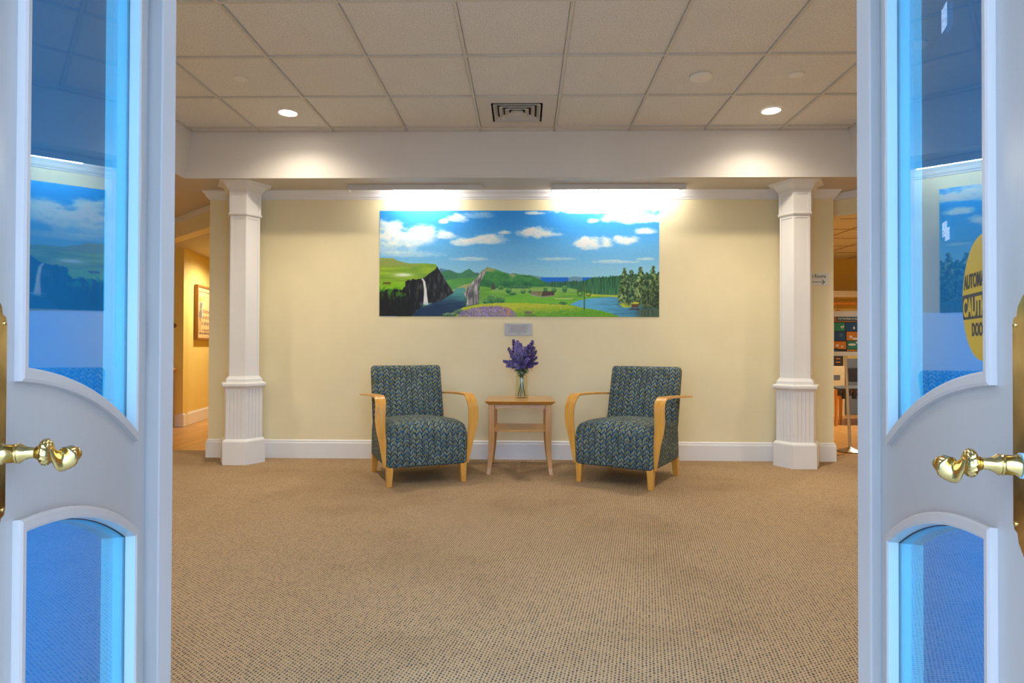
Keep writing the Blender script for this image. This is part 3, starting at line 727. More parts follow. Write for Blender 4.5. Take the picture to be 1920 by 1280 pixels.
    lay(poly([(1608, 662), (1640, 650), (1720, 648), (1730, 680), (1640, 684)]), (168, 180, 48))
    # tall trees on the right
    def treecol(a, b2, sd): return mixc(a, b2, np.clip((fbm(9, 12, sd, 4)-0.35)*2.4, 0, 1))
    lay(ss(U, 1655, 1672)*ss(V-np.interp(U, [1660, 1700, 1760, 1800, 1870], [520, 505, 500, 512, 490])+60*(fbm(10, 16, 29)-0.5), -6, 6)*(1-ss(V, 640, 690)), treecol((24, 44, 32), (92, 120, 74), 28))
    tops = [(1645, 425, 34), (1690, 440, 30), (1750, 420, 34), (1790, 455, 28), (1830, 410, 32), (1868, 450, 26)]
    for i, (cx, top, wd) in enumerate(tops):
        hgt = 640-top; tt = np.clip((V-top)/hgt, 0, 1)
        m = ss(wd*(0.20+tt**0.7) + 26*(fbm(8, 10, 30+i)-0.5) - np.abs(U-cx), -3, 3)*(V > top)*(1-ss(V, 630, 690))
        lay(m, treecol((34, 58, 34), (150, 172, 104), 40+i) if i % 2 == 0 else treecol((26, 50, 36), (110, 142, 92), 40+i))
    lay(ss(U, 1745, 1775)*ss(V+30*(fbm(14, 10, 50)-0.5), 560, 590)*(1-ss(V, 680, 700)), treecol((22, 38, 26), (84, 108, 62), 51))
    for cx in (1752, 1790, 1806, 1836): lay((np.abs(U-cx-0.02*(V-600)) < 1.6)*(V > 590)*(V < 672)*0.4, (170, 172, 140))
    lay(ss(U, 1700, 1760)*ss(V, 682, 700), mixc((34, 52, 42), (92, 112, 92), fbm(4, 40, 53)))
    lay(poly([(1690, 660), (1715, 650), (1738, 660), (1738, 684), (1690, 684)]), (86, 60, 46)); lay(poly([(1686, 660), (1712, 645), (1742, 652), (1732, 662)]), (172, 170, 50)); lay(poly([(1664, 698), (1690, 688), (1745, 690), (1740, 700)]), (58, 50, 46))
    # left plateau, cliff and waterfall
    pl_ = poly([(30, 360), (130, 364), (160, 380), (240, 398), (330, 396), (410, 402), (425, 425), (470, 500), (530, 590), (440, 645), (350, 662), (290, 700), (250, 745), (30, 745)])
    dr = fbm(12, 55, 60, 4); lay(pl_, mixc((14, 18, 22), (82, 80, 80), np.clip((dr-0.40)*2.4 + (U-420)/500, 0, 1)))
    gr = pl_*(1-below([(30, 572), (110, 566), (190, 570), (210, 545), (200, 520), (300, 498), (345, 488), (400, 440), (420, 410), (430, 380), (1900, 0)], 8, 14, 62, 14))
    lay(gr, mixc((140, 172, 46), (94, 132, 42), np.clip(fbm(100, 16, 63)*1.5-0.3, 0, 1))); lay(gr*(1-ss(V, 395, 440))*(U < 300)*0.7, (128, 136, 84)); lay(gr*ss(V, 500, 540)*0.6, (112, 176, 18))
    lay(np.exp(-((U-195)/60)**2-((V-473)/12)**2)*0.85, (226, 230, 226))
    lay(pl_*np.clip((fbm(16, 26, 64)-0.42)*4, 0, 1)*(1-ss(V, 580, 660))*ss(V, 540, 570)*(U < 215), (52, 108, 26))
    for hx in (74, 92, 106): lay(np.clip(poly([(hx-9, 522), (hx+8, 521), (hx+10, 516), (hx+11, 526), (hx+7, 529), (hx+7, 540), (hx+4, 540), (hx+3, 530), (hx-5, 530), (hx-6, 540), (hx-9, 540)]), 0, 1), (78, 38, 18))
    wx = np.interp(V, [498, 515, 560, 660], [322, 334, 342, 346]); ww = np.interp(V, [498, 520, 600, 665], [6, 8, 10, 17])
    lay(ss(ww-np.abs(U-wx), -3, 4)*(V > 497)*(V < 668)*np.clip(0.55+0.7*fbm(4, 50, 66), 0, 1), (222, 224, 226))
    lay(np.exp(-((U-346)/34)**2-((V-664)/12)**2)*0.55, (150, 170, 190))
    # bushes, small trees, house, stave church
    def blob(cx, cy, rx, ry, a, b2, sd): lay(ss(1-((U-cx)/rx)**2-((V-cy)/ry)**2+1.0*(fbm(9, 9, sd)-0.5), 0, .18), mixc(a, b2, np.clip((cy-V)/ry*0.5+0.5+(grain-0.5), 0, 1)))
    for i, (cx, cy, rx, ry) in enumerate([(780, 632, 44, 30), (832, 636, 36, 22), (738, 645, 24, 16), (890, 576, 20, 22), (918, 594, 24, 11), (985, 582, 17, 15), (1028, 580, 11, 11), (1130, 566, 14, 14), (1186, 570, 17, 18), (1256, 564, 18, 24), (840, 556, 20, 14), (1190, 664, 30, 7), (1245, 656, 30, 12)]): blob(cx, cy, rx, ry, (24, 84, 46), (104, 152, 76), 70+i)
    for k in range(16): blob(905+k*8, 553, 8, 8, (30, 86, 52), (74, 124, 74), 90+k)
    lay(poly([(772, 568), (780, 545), (788, 514), (797, 545), (806, 568)]), (74, 66, 60))
    lay(poly([(1032, 596), (1100, 610), (1100, 618), (1032, 604)]), (150, 140, 130)); lay(poly([(1040, 578), (1110, 578), (1096, 612), (1030, 598)]), mixc((104, 96, 66), (140, 128, 90), grain)); lay(poly([(1112, 579), (1180, 580), (1192, 602), (1100, 614)]), (74, 56, 46)); lay(poly([(1104, 612), (1190, 602), (1190, 608), (1104, 620)]), (128, 118, 108))
    # foreground
    fgp = [(30, 900), (450, 760), (520, 720), (600, 682), (700, 664), (800, 656), (1000, 656), (1180, 664), (1280, 668), (1400, 690), (1500, 706), (1560, 722), (1625, 748), (1900, 900)]
    fg = below(fgp, 4, 3, 110); lay(fg, mixc((168, 178, 34), (82, 146, 26), np.clip(ss(V, 660, 730) + (fbm(14, 8, 111)-0.5)*0.9 + (U-1200)/900, 0, 1)))
    lay(fg*np.clip((fbm(6, 5, 112)-0.60)*6, 0, 1)*0.6, (196, 190, 60))
    blob(500, 735, 50, 16, (34, 66, 40), (110, 138, 108), 113); blob(575, 715, 46, 18, (34, 70, 44), (112, 140, 112), 114)
    pf = ss(V-np.interp(U, [560, 640, 720, 830, 900, 940], [722, 690, 678, 674, 690, 726])+8*(fbm(5, 60, 115)-0.5), -4, 6)*(U > 560)*(U < 940)
    lay(pf*np.clip(0.55+1.2*(fbm(5, 14, 116)-0.3), 0, 1), mixc((88, 66, 130), (168, 140, 212), np.clip(fbm(4, 10, 117)*1.8-0.4, 0, 1)))
    lay(pf*np.exp(-((U-880)/34)**2)*np.clip((fbm(6, 8, 118)-0.45)*5, 0, 1)*0.8, (206, 132, 70)); blob(1020, 716, 28, 9, (86, 82, 60), (130, 122, 96), 119)
    lay(ss(U, 985, 1000)*(1-ss(U, 1060, 1080))*ss(V, 722, 735)*0.4, (80, 86, 50))
    # maypole
    pc = (58, 96, 46)
    lay((np.abs(U-1383) < 4.5)*(V > 530)*(V < 702)*1.0, pc); lay((np.abs(V-577) < 3.4)*(U > 1335)*(U < 1430)*1.0, pc)
    for sx in (-1, 1):
        lay((np.abs(V-(545+np.abs(U-1383)*0.75)) < 2.2)*((U-1383)*sx > 0)*((U-1383)*sx < 44)*1.0, pc)
        rr = np.hypot(U-(1383+sx*28), V-594); lay((np.abs(rr-15) < 3.2)*1.0, (58, 84, 50))
    I[:] = np.clip(I*(0.96+0.08*grain[..., None]), 0, 255)
    # flat printed panel
    L = I/255.0; L = np.clip(L, 0, 1); L = np.where(L <= 0.04045, L/12.92, ((L+0.055)/1.055)**2.4)
    L = np.minimum(1.38*L, 0.88); gx = np.linspace(x0, x1, NX+1); gz = np.linspace(z0, z1, NZ+1)
    co = np.zeros(((NX+1)*(NZ+1), 3), np.float32); co[:, 0] = np.tile(gx, NZ+1); co[:, 1] = WY-0.004; co[:, 2] = np.repeat(gz, NX+1)
    a = np.arange((NX+1)*(NZ+1)).reshape(NZ+1, NX+1)
    q = np.stack([a[:-1, :-1], a[:-1, 1:], a[1:, 1:], a[1:, :-1]], -1).reshape(-1, 4)
    me = bpy.data.meshes.new('print'); me.vertices.add(len(co)); me.vertices.foreach_set('co', co.ravel())
    me.loops.add(q.size); me.loops.foreach_set('vertex_index', q.ravel().astype(np.int32)); me.polygons.add(len(q)); me.polygons.foreach_set('loop_start', np.arange(0, q.size, 4, dtype=np.int32)); me.update(); me.validate()
    ca = me.color_attributes.new('print', 'FLOAT_COLOR', 'POINT'); rgba = np.ones((len(co), 4), np.float32); rgba[:, :3] = L.reshape(-1, 3); ca.data.foreach_set('color', rgba.ravel())
    T = NT('printed landscape'); at = T.n('VertexColor'); at.layer_name = 'print'
    m = T.pbr(at.outputs[0], 0.5, 0, None, 0.35)
    r = empty('wall_mural', ((x0+x1)/2, WY, z0)); tag(r, 'wide landscape mural of cliffs, meadow, lake and blue sky on the wall', 'mural')
    pm = link('print', me, m, r); pm.location = (-(x0+x1)/2, -WY, -z0)
    B().box(x0-(x0+x1)/2, x1-(x0+x1)/2, -0.0038, -0.0003, 0, z1-z0).build('backing', 'white', r)
mural()

# engraved plaque
pq = empty('wall_plaque', (-0.055, WY, 1.148)); tag(pq, 'small silver plaque with engraved lines below the mural', 'plaque')
B().box(-0.123, 0.123, -0.006, -0.0003, -0.054, 0.054).build('plate', 'plaque', pq, bevel=0.001)
b = B()
for k, (w, z) in enumerate([(0.19, 0.036), (0.13, 0.026), (0.17, 0.016), (0.16, 0.006), (0.13, -0.004), (0.17, -0.014), (0.165, -0.024), (0.035, -0.040)]):
    x = -w/2
    while x < w/2-0.004:
        l = min(random.uniform(0.006, 0.017), w/2-x); b.box(x, x+l, -0.0064, -0.006, z-0.0022, z+0.0022); x += l+0.0035
b.build('engraving', plain('engraved grey', (0.26, 0.21, 0.17), 0.6), pq)['kind'] = 'stuff'

# rest rooms sign
def onY(u, v, Y): r = cam_ray(u, v); k = Y/r.y; return r.x*k, r.z*k+H
sx1, szb = onY(1554, 535.5, WY); _, szt = onY(1554, 511.5, WY)
sg = empty('rest_rooms_sign', (sx1-0.105, WY, (szb+szt)/2)); tag(sg, 'white sign with green lettering and right-pointing arrow beside the column', 'sign')
hh = (szt-szb)/2
B().box(-0.105, 0.105, -0.006, -0.0003, -hh, hh).build('board', plain('white acrylic', (0.75, 0.72, 0.66), 0.4), sg, bevel=0.001)
M['signgreen'] = plain('dark green print', (0.045, 0.09, 0.05), 0.5)
text_mesh('lettering', 'Rest Rooms', 0.046, 'signgreen', frame_M4((-0.094, -0.0062, 0.012), (1, 0, 0), (0, 0, 1)), sg, 0.0002, 0.755, 0.0006)
b = B(); b.box(-0.08, 0.065, -0.0066, -0.006, -0.0265, -0.0215)
b.prism([(0.069, -0.024), (0.045, -0.001), (0.040, -0.005), (0.060, -0.024), (0.040, -0.043), (0.045, -0.047)], -0.0066, -0.006, axis='y'); b.build('arrow', 'signgreen', sg)

# ================================================================== ARMCHAIRS
def upholstery(name, prof, hw, rad, parent, crown=None, vofs=0.0, uofs=0.0):
    """closed (y, z) profile swept across x, ends rounded; UV in metres"""
    pr = [Vector(p) for p in prof]; n = len(pr)
    cen = sum(pr, Vector((0, 0)))/n
    def inset(d):
        out = []
        for i in range(n):
            a, p, c = pr[i-1], pr[i], pr[(i+1) % n]
            t1 = (p-a).normalized(); t2 = (c-p).normalized(); nn = Vector((-(t1.y+t2.y), t1.x+t2.x))
            nn = nn.normalized() if nn.length > 1e-6 else Vector((0, 0))
            if (cen-p).dot(nn) < 0: nn = -nn
            out.append(p+nn*d)
        return out
    st = []
    K = 5
    for i in range(K+1): a = PI/2*i/K; st.append((-hw+rad*(1-math.sin(a)), rad*(1-math.cos(a))))
    st = [(-hw+rad*(1-math.sin(PI/2*(K-i)/K)) if False else -hw+rad*(1-math.cos(PI/2*i/K)), rad*(1-math.sin(PI/2*i/K))) for i in range(K+1)]
    mids = np.linspace(-hw+rad, hw-rad, 9)[1:-1]
    st = st + [(float(m), 0.0) for m in mids] + [(-x, d) for x, d in reversed(st)]
    verts = []; arc = [0.0]
    for i in range(n): arc.append(arc[-1]+(pr[(i+1) % n]-pr[i]).length)
    for x, d in st:
        for p in inset(d):
            z = p.y; y = p.x
            if crown: z, y = crown(x, y, z)
            verts.append((x, y, z))
    faces = []; uvs = []
    for j in range(len(st)-1):
        for i in range(n):
            i2 = (i+1) % n
            faces.append((j*n+i, (j+1)*n+i, (j+1)*n+i2, j*n+i2))
            a0, a1 = arc[i]+vofs, arc[i+1]+vofs; u0, u1 = st[j][0]+uofs, st[j+1][0]+uofs
            uvs.append([(u0, a0), (u1, a0), (u1, a1), (u0, a1)])
    for j, sgn in ((0, 1), (len(st)-1, -1)):
        idx = [j*n+i for i in range(n)]
        ctr = len(verts); x = st[j][0]; cc = Vector((0, 0, 0))
        for k in idx: cc += Vector(verts[k])
        cc /= n; verts.append(tuple(cc))
        for i in range(n):
            a, c = idx[i], idx[(i+1) % n]
            tri = (a, c, ctr) if sgn > 0 else (c, a, ctr)
            faces.append(tri); uvs.append([(verts[k][1]*sgn+0.37, verts[k][2]) for k in tri])
    me = bpy.data.meshes.new(name); me.from_pydata(verts, [], faces); me.update()
    uvl = me.uv_layers.new(name='UVMap'); flat = [c for f in uvs for p in f for c in p]; uvl.data.foreach_set('uv', flat)
    me.materials.append(M['fabric'])
    bm = bmesh.new(); bm.from_mesh(me); bmesh.ops.recalc_face_normals(bm, faces=bm.faces); bm.to_mesh(me); bm.free()
    me.uv_layers.active_index = 0
    o = link(name, me, None, parent, True); shade_auto(o, 60); return o
def arcpts(c, r, a0, a1, n): return [(c[0]+r*math.cos(math.radians(a0+(a1-a0)*i/n)), c[1]+r*math.sin(math.radians(a0+(a1-a0)*i/n))) for i in range(n+1)]
def armchair(loc, rz, label):
    r = empty('armchair', loc, rz); tag(r, label, 'armchair', 'leaf patterned armchairs by the side table')
    HW = 0.300
    # seat: y = -0.335 front ... 0.27 back, z = 0.13 ... 0.43
    seat = [(-0.325, 0.135)]
    seat += [(-0.335, 0.150), (-0.338, 0.24), (-0.338, 0.33)]
    seat += arcpts((-0.248, 0.345), 0.090, 180, 92, 8) + [(-0.15, 0.442), (-0.05, 0.443), (0.05, 0.437), (0.15, 0.430), (0.235, 0.424), (0.275, 0.34), (0.285, 0.20), (0.275, 0.135), (0.1, 0.130), (-0.15, 0.130)]
    seat = seat[::-1]
    def crown(x, y, z):
        k = max(0.0, 1-(x/0.30)**2)
        if z > 0.34: z += 0.036*k*min(1, (z-0.34)/0.09) - 0.012
        if y < -0.30: y -= 0.010*k
        return z, y
    upholstery('seat', seat, HW, 0.026, r, crown, 0.0)
    # back: leaning slab with a soft rolled top
    b0, b1 = Vector((0.215, 0.36)), Vector((0.345, 0.815)); t = (b1-b0).normalized(); nn = Vector((t.y, -t.x))
    th = 0.10
    front = [b0 + (b1-b0)*k/6 for k in range(7)]
    c = b1 + nn*(th*0.40)
    top = [tuple(c + (-nn*math.cos(a)*th*0.40 + t*math.sin(a)*0.034)) for a in [PI*k/8 for k in range(1, 8)]]
    backp = [b1+nn*th*0.85, b0+nn*th*1.0+Vector((0.0, 0.0)), Vector((0.290, 0.24)), Vector((0.235, 0.22))]
    prof = [tuple(p) for p in front] + top + [tuple(p) for p in backp]
    prof = prof[::-1]
    def bcrown(x, y, z):
        k = max(0.0, 1-(x/0.29)**2)
        if y < 0.36: y -= 0.012*k*max(0, min(1, (z-0.35)/0.1))
        return z, y
    upholstery('backrest', prof, 0.285, 0.022, r, bcrown, 0.31, 0.0185)
    # four tapered legs
    for sx in (-1, 1):
        for fy in (-1, 1):
            cx, cy = sx*0.270, (-0.303 if fy < 0 else 0.270); b = B()
            tw, bw = 0.0255, 0.0175; ox, oy = sx*0.004, fy*0.004
            rake = 0.01 if fy > 0 else 0.0
            v = [(cx+ox+a*bw, cy+oy+rake+c*bw, 0) for a, c in ((-1, -1), (1, -1), (1, 1), (-1, 1))] + [(cx+a*tw, cy+c*tw, 0.150) for a, c in ((-1, -1), (1, -1), (1, 1), (-1, 1))]
            b.add(v, [(3, 2, 1, 0), (4, 5, 6, 7), (0, 1, 5, 4), (1, 2, 6, 5), (2, 3, 7, 6), (3, 0, 4, 7)]); b.build('leg', 'beech', r, bevel=0.003)
    # bentwood arms: level rail from the back, rolling over and sweeping down to the front leg
    for sx in (-1, 1):
        pth = []; sec = []; ups = []
        raw = [(0.40, 0.606), (0.30, 0.612), (0.18, 0.620), (0.06, 0.626), (-0.08, 0.632), (-0.17, 0.634)] + arcpts((-0.225, 0.526), 0.110, 78, 182, 10) + [(-0.338, 0.47), (-0.340, 0.40), (-0.342, 0.32), (-0.342, 0.24), (-0.341, 0.17), (-0.340, 0.138)]
        K = len(raw)
        for i, (y, z) in enumerate(raw):
            if z > 0.60: outx = 0.335
            else: q = (0.60-z)/0.47; outx = 0.335 + 0.012*math.sin(PI*min(1, q*1.6)) - 0.030*q**1.6
            wdt = 0.037 if z > 0.48 else 0.037 - 0.029*((0.48-z)/0.35)**1.15
            yy = y if z > 0.5 else y + 0.030*((0.5-z)/0.37)
            pth.append((sx*outx, yy, z)); sec.append([(-wdt, -0.0075), (wdt, -0.0075), (wdt, 0.0075), (-wdt, 0.0075)])
            a, c = raw[max(0, i-1)], raw[min(K-1, i+1)]; t2 = Vector((c[0]-a[0], c[1]-a[1])).normalized()
            nrm = Vector((t2.y, -t2.x))               # outward normal in the (y, z) plane
            ups.append((0, -nrm.x if nrm.x > 0 and False else nrm.x, nrm.y))
        b = B(); b.sweep(pth, sec, ups); o = b.build('arm', 'beech', r, True, bevel=0.002)
    return r
armchair((-0.825, 4.762, 0), math.radians(23.5), 'blue and green leaf patterned armchair with wooden arms, left of the table')
armchair((0.799, 4.745, 0), math.radians(-30), 'blue and green leaf patterned armchair with wooden arms, right of the table')

# ================================================================== SIDE TABLE
M['tableleg'] = wood('darker honey table leg wood', (0.46, 0.19, 0.032), (0.58, 0.27, 0.055), 0.35)
tb = empty('side_table', (-0.034, 5.085, 0)); tag(tb, 'small honey wood side table with a lower shelf between the armchairs', 'table')
TH_, TT = 0.275, 0.572
v = []
for hw_, z in ((TH_-0.030, TT-0.032), (TH_-0.004, TT-0.008), (TH_, TT-0.004), (TH_-0.003, TT)): v += [(-hw_, -hw_, z), (hw_, -hw_, z), (hw_, hw_, z), (-hw_, hw_, z)]
f = [(j*4+i, j*4+(i+1) % 4, (j+1)*4+(i+1) % 4, (j+1)*4+i) for j in range(3) for i in range(4)] + [(3, 2, 1, 0), (12, 13, 14, 15)]
B().add(v, f).build('table_top', 'beechtop', tb)
for sx in (-1, 1):
    for sy in (-1, 1):
        b = B(); pth = []
        for z in np.linspace(TT-0.032, 0, 12):
            k = max(0, (0.30-z)/0.30); o_ = 0.222 + 0.022*k**1.9; w = 0.0235-0.008*k
            pth.append((o_, w, z))
        v = []
        for o_, w, z in pth: v += [(sx*o_-w, sy*o_-w, z), (sx*o_+w, sy*o_-w, z), (sx*o_+w, sy*o_+w, z), (sx*o_-w, sy*o_+w, z)]
        k = len(pth); f = [(j*4+i, j*4+(i+1) % 4, (j+1)*4+(i+1) % 4, (j+1)*4+i) for j in range(k-1) for i in range(4)] + [(0, 1, 2, 3), tuple(range((k-1)*4, k*4))]
        b.add(v, f).build('leg', 'tableleg', tb, bevel=0.002)
ap = [(-0.196, TT-0.033), (0.196, TT-0.033), (0.196, TT-0.066), (0.10, TT-0.056), (0.0, TT-0.045), (-0.10, TT-0.056), (-0.196, TT-0.066)]
for y in (-0.224, 0.210): B().prism(ap, y, y+0.014, axis='y').build('apron', 'beechtop', tb)
for x in (-0.224, 0.210): B().prism(ap, x, x+0.014, axis='x').build('apron', 'beechtop', tb)
B().box(-0.207, 0.207, -0.207, 0.207, 0.326, 0.342).build('shelf', 'beechtop', tb, bevel=0.002)

# ================================================================== JAR OF LAVENDER
VX, VY, VZ = -0.022, 5.150, TT
M['jar'] = thin_glass('jar glass', (0.955, 0.965, 0.925), 0.05, 0.0, 0.95)
pr = [(0.001, 0.0), (0.048, 0.0), (0.056, 0.006), (0.058, 0.016), (0.058, 0.165), (0.055, 0.180), (0.044, 0.192), (0.040, 0.197), (0.041, 0.203), (0.040, 0.222), (0.043, 0.226), (0.040, 0.227), (0.0375, 0.222), (0.0375, 0.200), (0.041, 0.190), (0.052, 0.178), (0.0548, 0.164), (0.0548, 0.018), (0.050, 0.010), (0.001, 0.010)]
jar = B().lathe(pr, 40).build('glass_jar', 'jar', None, True, loc=(VX, VY, VZ)); tag(jar, 'clear glass jar holding lavender on the side table', 'jar')
M['stem'] = plain('dark green stem', (0.035, 0.085, 0.035), 0.6); M['leafg'] = plain('grey green leaf', (0.11, 0.20, 0.12), 0.6)
pur = [plain('violet blossom', (0.17, 0.12, 0.46), 0.8), plain('deep purple blossom', (0.065, 0.03, 0.21), 0.8), plain('light lilac blossom', (0.32, 0.26, 0.62), 0.8)]
def bloom(kind, tip_uv, depth, mat, n, big):
    tx, tz = onY(tip_uv[0], tip_uv[1], depth); tip = Vector((tx-VX, depth-VY, tz-VZ))
    r = empty('lavender_stem', (VX, VY, VZ)); tag(r, {'v': 'violet lavender stem standing in the glass jar', 'd': 'dark purple lavender stem standing in the glass jar', 'l': 'pale lilac lavender stem standing in the glass jar'}[kind], 'flower', {'v': 'violet lavender stems', 'd': 'dark purple lavender stems', 'l': 'pale lilac lavender stems'}[kind])
    fx, fy = min(((-0.030, 0.008), (-0.008, -0.018), (0.006, 0.020), (0.027, -0.006)), key=lambda q: abs(q[0]+tip.x*0.35)); foot = Vector((fx+random.uniform(-.003, .003), fy+random.uniform(-.003, .003), 0.014)); neck_ = Vector((tip.x*0.12, tip.y*0.12, 0.205))
    pts = []
    for i in range(15):
        t = i/14; p = foot*(1-t)**2 + neck_*2*t*(1-t) + tip*t*t
        # pull the curve through the neck of the jar
        if t < 0.5: p = foot.lerp(neck_, t*2)
        else:
            s = (t-0.5)*2; c = neck_ + (neck_-foot)*0.35; p = neck_*(1-s)**2 + c*2*s*(1-s) + tip*s*s
        pts.append(p)
    B().sweep(pts, circ(0.0017, 6), [(0, 1, 0)]*15).build('stem', 'stem', r, True)
    # florets along the upper part of the stem
    n = int(n*2.0); L = (0.110 if big else 0.07); ax = (pts[-1]-pts[-3]).normalized(); b = B()
    side = ax.cross(Vector((0.3, 1, 0.1))).normalized(); up = side.cross(ax)
    for k in range(n):
        s = k/n; a = k*2.4+random.random()*0.6; rad = (0.021 if big else 0.015)*(1-0.72*s**1.6)*random.uniform(0.55, 1.1)
        c = tip - ax*L*(1-s) + (side*math.cos(a)+up*math.sin(a))*rad
        w = random.uniform(0.0062, 0.0108)*(1-0.35*s); o = (side*math.cos(a)+up*math.sin(a)); d1_ = (o+ax*0.7).normalized(); d2_ = ax.cross(o).normalized(); d3_ = d1_.cross(d2_)
        vv = [c-d1_*w*0.6, c+d2_*w*0.8, c+d3_*w*0.7, c-d2_*w*0.8, c-d3_*w*0.7, c+d1_*w*1.5]
        b.add(vv, [(0, 2, 1), (0, 3, 2), (0, 4, 3), (0, 1, 4), (5, 1, 2), (5, 2, 3), (5, 3, 4), (5, 4, 1)], (1 if random.random() < 0.22 else (2 if random.random() < 0.12 else 0)))
    b.build('blossom', [mat, pur[2] if kind != 'd' else pur[0], 'leafg'], r)
    # narrow leaves below the blossom
    b = B()
    for k in range(13):
        t = random.uniform(0.48, 0.92); i = int(t*14); p = pts[i]; a = random.uniform(0, 2*PI)
        o = (side*math.cos(a)+up*math.sin(a)); d = (o*0.8+ax*random.uniform(0.2, 0.9)).normalized(); l = random.uniform(0.025, 0.058); wv = d.cross(ax).normalized()*0.0038; th = d.cross(wv).normalized()*0.0007
        q = p+d*l*0.5; e = p+d*l - Vector((0, 0, l*0.12))
        b.add([p+th, q+wv+th, e, q-wv+th, p-th, q+wv-th, q-wv-th], [(0, 1, 3), (1, 2, 3), (4, 6, 5), (5, 6, 2), (0, 4, 5, 1), (3, 6, 4, 0), (1, 5, 2), (2, 6, 3)])
    b.build('leaves', 'leafg', r)['kind'] = 'stuff'
for kind, uv, dd, n, big in [('d', (962, 636), .02, 44, 1), ('v', (970, 638), -.03, 52, 1), ('v', (976, 643), .03, 48, 1), ('l', (966, 648), -.06, 46, 1), ('d', (953, 652), 0, 40, 1), ('v', (957, 662), -.05, 44, 1), ('v', (984, 650), -.05, 48, 1),
                        ('d', (999, 638), .02, 52, 1), ('d', (1002, 650), -.03, 46, 1), ('d', (1006, 657), .03, 36, 0), ('d', (1007, 669), -.02, 40, 1), ('d', (1009, 680), .02, 32, 0), ('v', (955, 676), -.06, 48, 1), ('v', (943, 676), -.02, 30, 0),
                        ('l', (965, 684), -.08, 44, 1), ('d', (985, 665), -.07, 52, 1), ('d', (978, 678), -.09, 46, 1), ('v', (972, 662), -.08, 48, 1), ('d', (999, 687), -.05, 30, 0), ('d', (991, 646), .05, 40, 1), ('v', (961, 668), .04, 44, 1), ('v', (949, 686), -.03, 30, 0), ('l', (975, 652), -.09, 40, 1), ('v', (990, 672), -.09, 44, 1), ('d', (1001, 672), .05, 44, 1), ('v', (968, 690), -.09, 34, 0), ('d', (981, 690), -.09, 34, 0)]:
    bloom(kind, uv, VY+dd, {'v': pur[0], 'd': pur[1], 'l': pur[2]}[kind], n, big)

# ================================================================== HALL SEEN ON THE LEFT
def wall_seg(name, p, q, z0, z1, th, mat, label):
    d = Vector((q[0]-p[0], q[1]-p[1])).normalized(); n = Vector((-d.y, d.x))*th
    return struct(B().prism([(p[0], p[1]), (q[0], q[1]), (q[0]+n.x, q[1]+n.y), (p[0]+n.x, p[1]+n.y)], z0, z1).build(name, mat), label)
wall_seg('wall_hall_header', (-5.09, 7.8078), (-2.60, 5.587), 2.163, 2.37, 0.12, 'yellow', 'angled yellow header above the hall opening')
wall_seg('trim_2', (-4.68, 7.425), (-2.62, 5.587), 2.315, 2.376, 0.03, 'trim', 'white crown moulding on the angled hall header')
struct(B().prism([(-4.7, 7.60), (-2.84, 5.94), (-2.60, 5.94), (-2.60, 10.6), (-6.4, 10.6), (-6.4, 7.60)], 2.20, 2.25).build('ceiling_hall', 'soffitlow'), 'low cream ceiling of the hall')
wall_seg('wall_hall_side', (-4.20, 7.56), (-4.72, 10.6), 0, 2.2, 0.12, 'hallyellow', 'golden yellow hall wall with the framed picture')
struct(B().box(-6.4, -4.205, 7.56, 7.68, 0, 2.2).build('wall_hall_left', 'hallyellow'), 'golden yellow hall wall turning left')
struct(B().box(-4.7, -2.6, 10.5, 10.6, 0, 2.2).build('wall_hall_end', 'hallyellow'), 'far end wall of the hall')
struct(B().box(-2.72, -2.6, WY+0.14, 10.5, 0, 2.37).build('wall_hall_right', 'hallyellow'), 'yellow wall closing the hall on the right')
def bboard(name, p, q, h, th, label):
    d = Vector((q[0]-p[0], q[1]-p[1])).normalized(); n = Vector((d.y, -d.x))
    b = B(); prof = [(0, 0), (th, 0), (th, h*0.86), (th*0.5, h*0.92), (th*0.6, h*0.97), (0, h)]
    k = len(prof); v = [(p[0]+n.x*a, p[1]+n.y*a, z) for a, z in prof] + [(q[0]+n.x*a, q[1]+n.y*a, z) for a, z in prof]
    b.add(v, [(i, (i+1) % k, k+(i+1) % k, k+i) for i in range(k)] + [tuple(range(k)), tuple(range(k, 2*k))])
    return struct(b.build(name, 'trim'), label)
bboard('baseboard_hall', (-4.20, 7.545), (-4.72, 10.5), 0.165, 0.016, 'white baseboard of the golden hall wall')
bboard('baseboard_hall_left', (-6.4, 7.56), (-4.20, 7.56), 0.165, 0.016, 'white baseboard of the hall wall turning left')
# framed embroidery
dW = Vector((-4.72+4.20, 10.6-7.56, 0)).normalized(); nW = Vector((dW.y, -dW.x, 0))
pO = Vector((-4.20, 7.56, 0)) + dW*0.35 + nW*0.004
fp = bpy.data.objects.new('framed_picture', None); COL.objects.link(fp); fp.matrix_world = Matrix(((dW.x, -nW.x, 0, pO.x), (dW.y, -nW.y, 0, pO.y), (0, 0, 1, 1.075), (0, 0, 0, 1)))
tag(fp, 'wood framed needlework of a horn blower with lettering on the hall wall', 'picture')
PW, PH, FWd = 0.86, 0.715, 0.028
b = B(); b.box(FWd*0.5, PW-FWd*0.5, -0.034, -0.002, FWd*0.5, PH-FWd*0.5); b.build('mat_board', plain('cream linen', (0.62, 0.44, 0.20), 0.8), fp)
M['framewood'] = wood('brown frame wood', (0.20, 0.085, 0.02), (0.33, 0.15, 0.04), 0.4)
for bx in ((0, FWd, 0, PH), (PW-FWd, PW, 0, PH), (FWd, PW-FWd, 0, FWd), (FWd, PW-FWd, PH-FWd, PH)):
    B().box(bx[0], bx[1], -0.045, -0.001, bx[2], bx[3]).build('frame_bar', 'framewood', fp, bevel=0.004)
b = B(); i0, i1, k0, k1, lw = FWd+0.045, PW-FWd-0.045, FWd+0.05, PH-FWd-0.05, 0.007
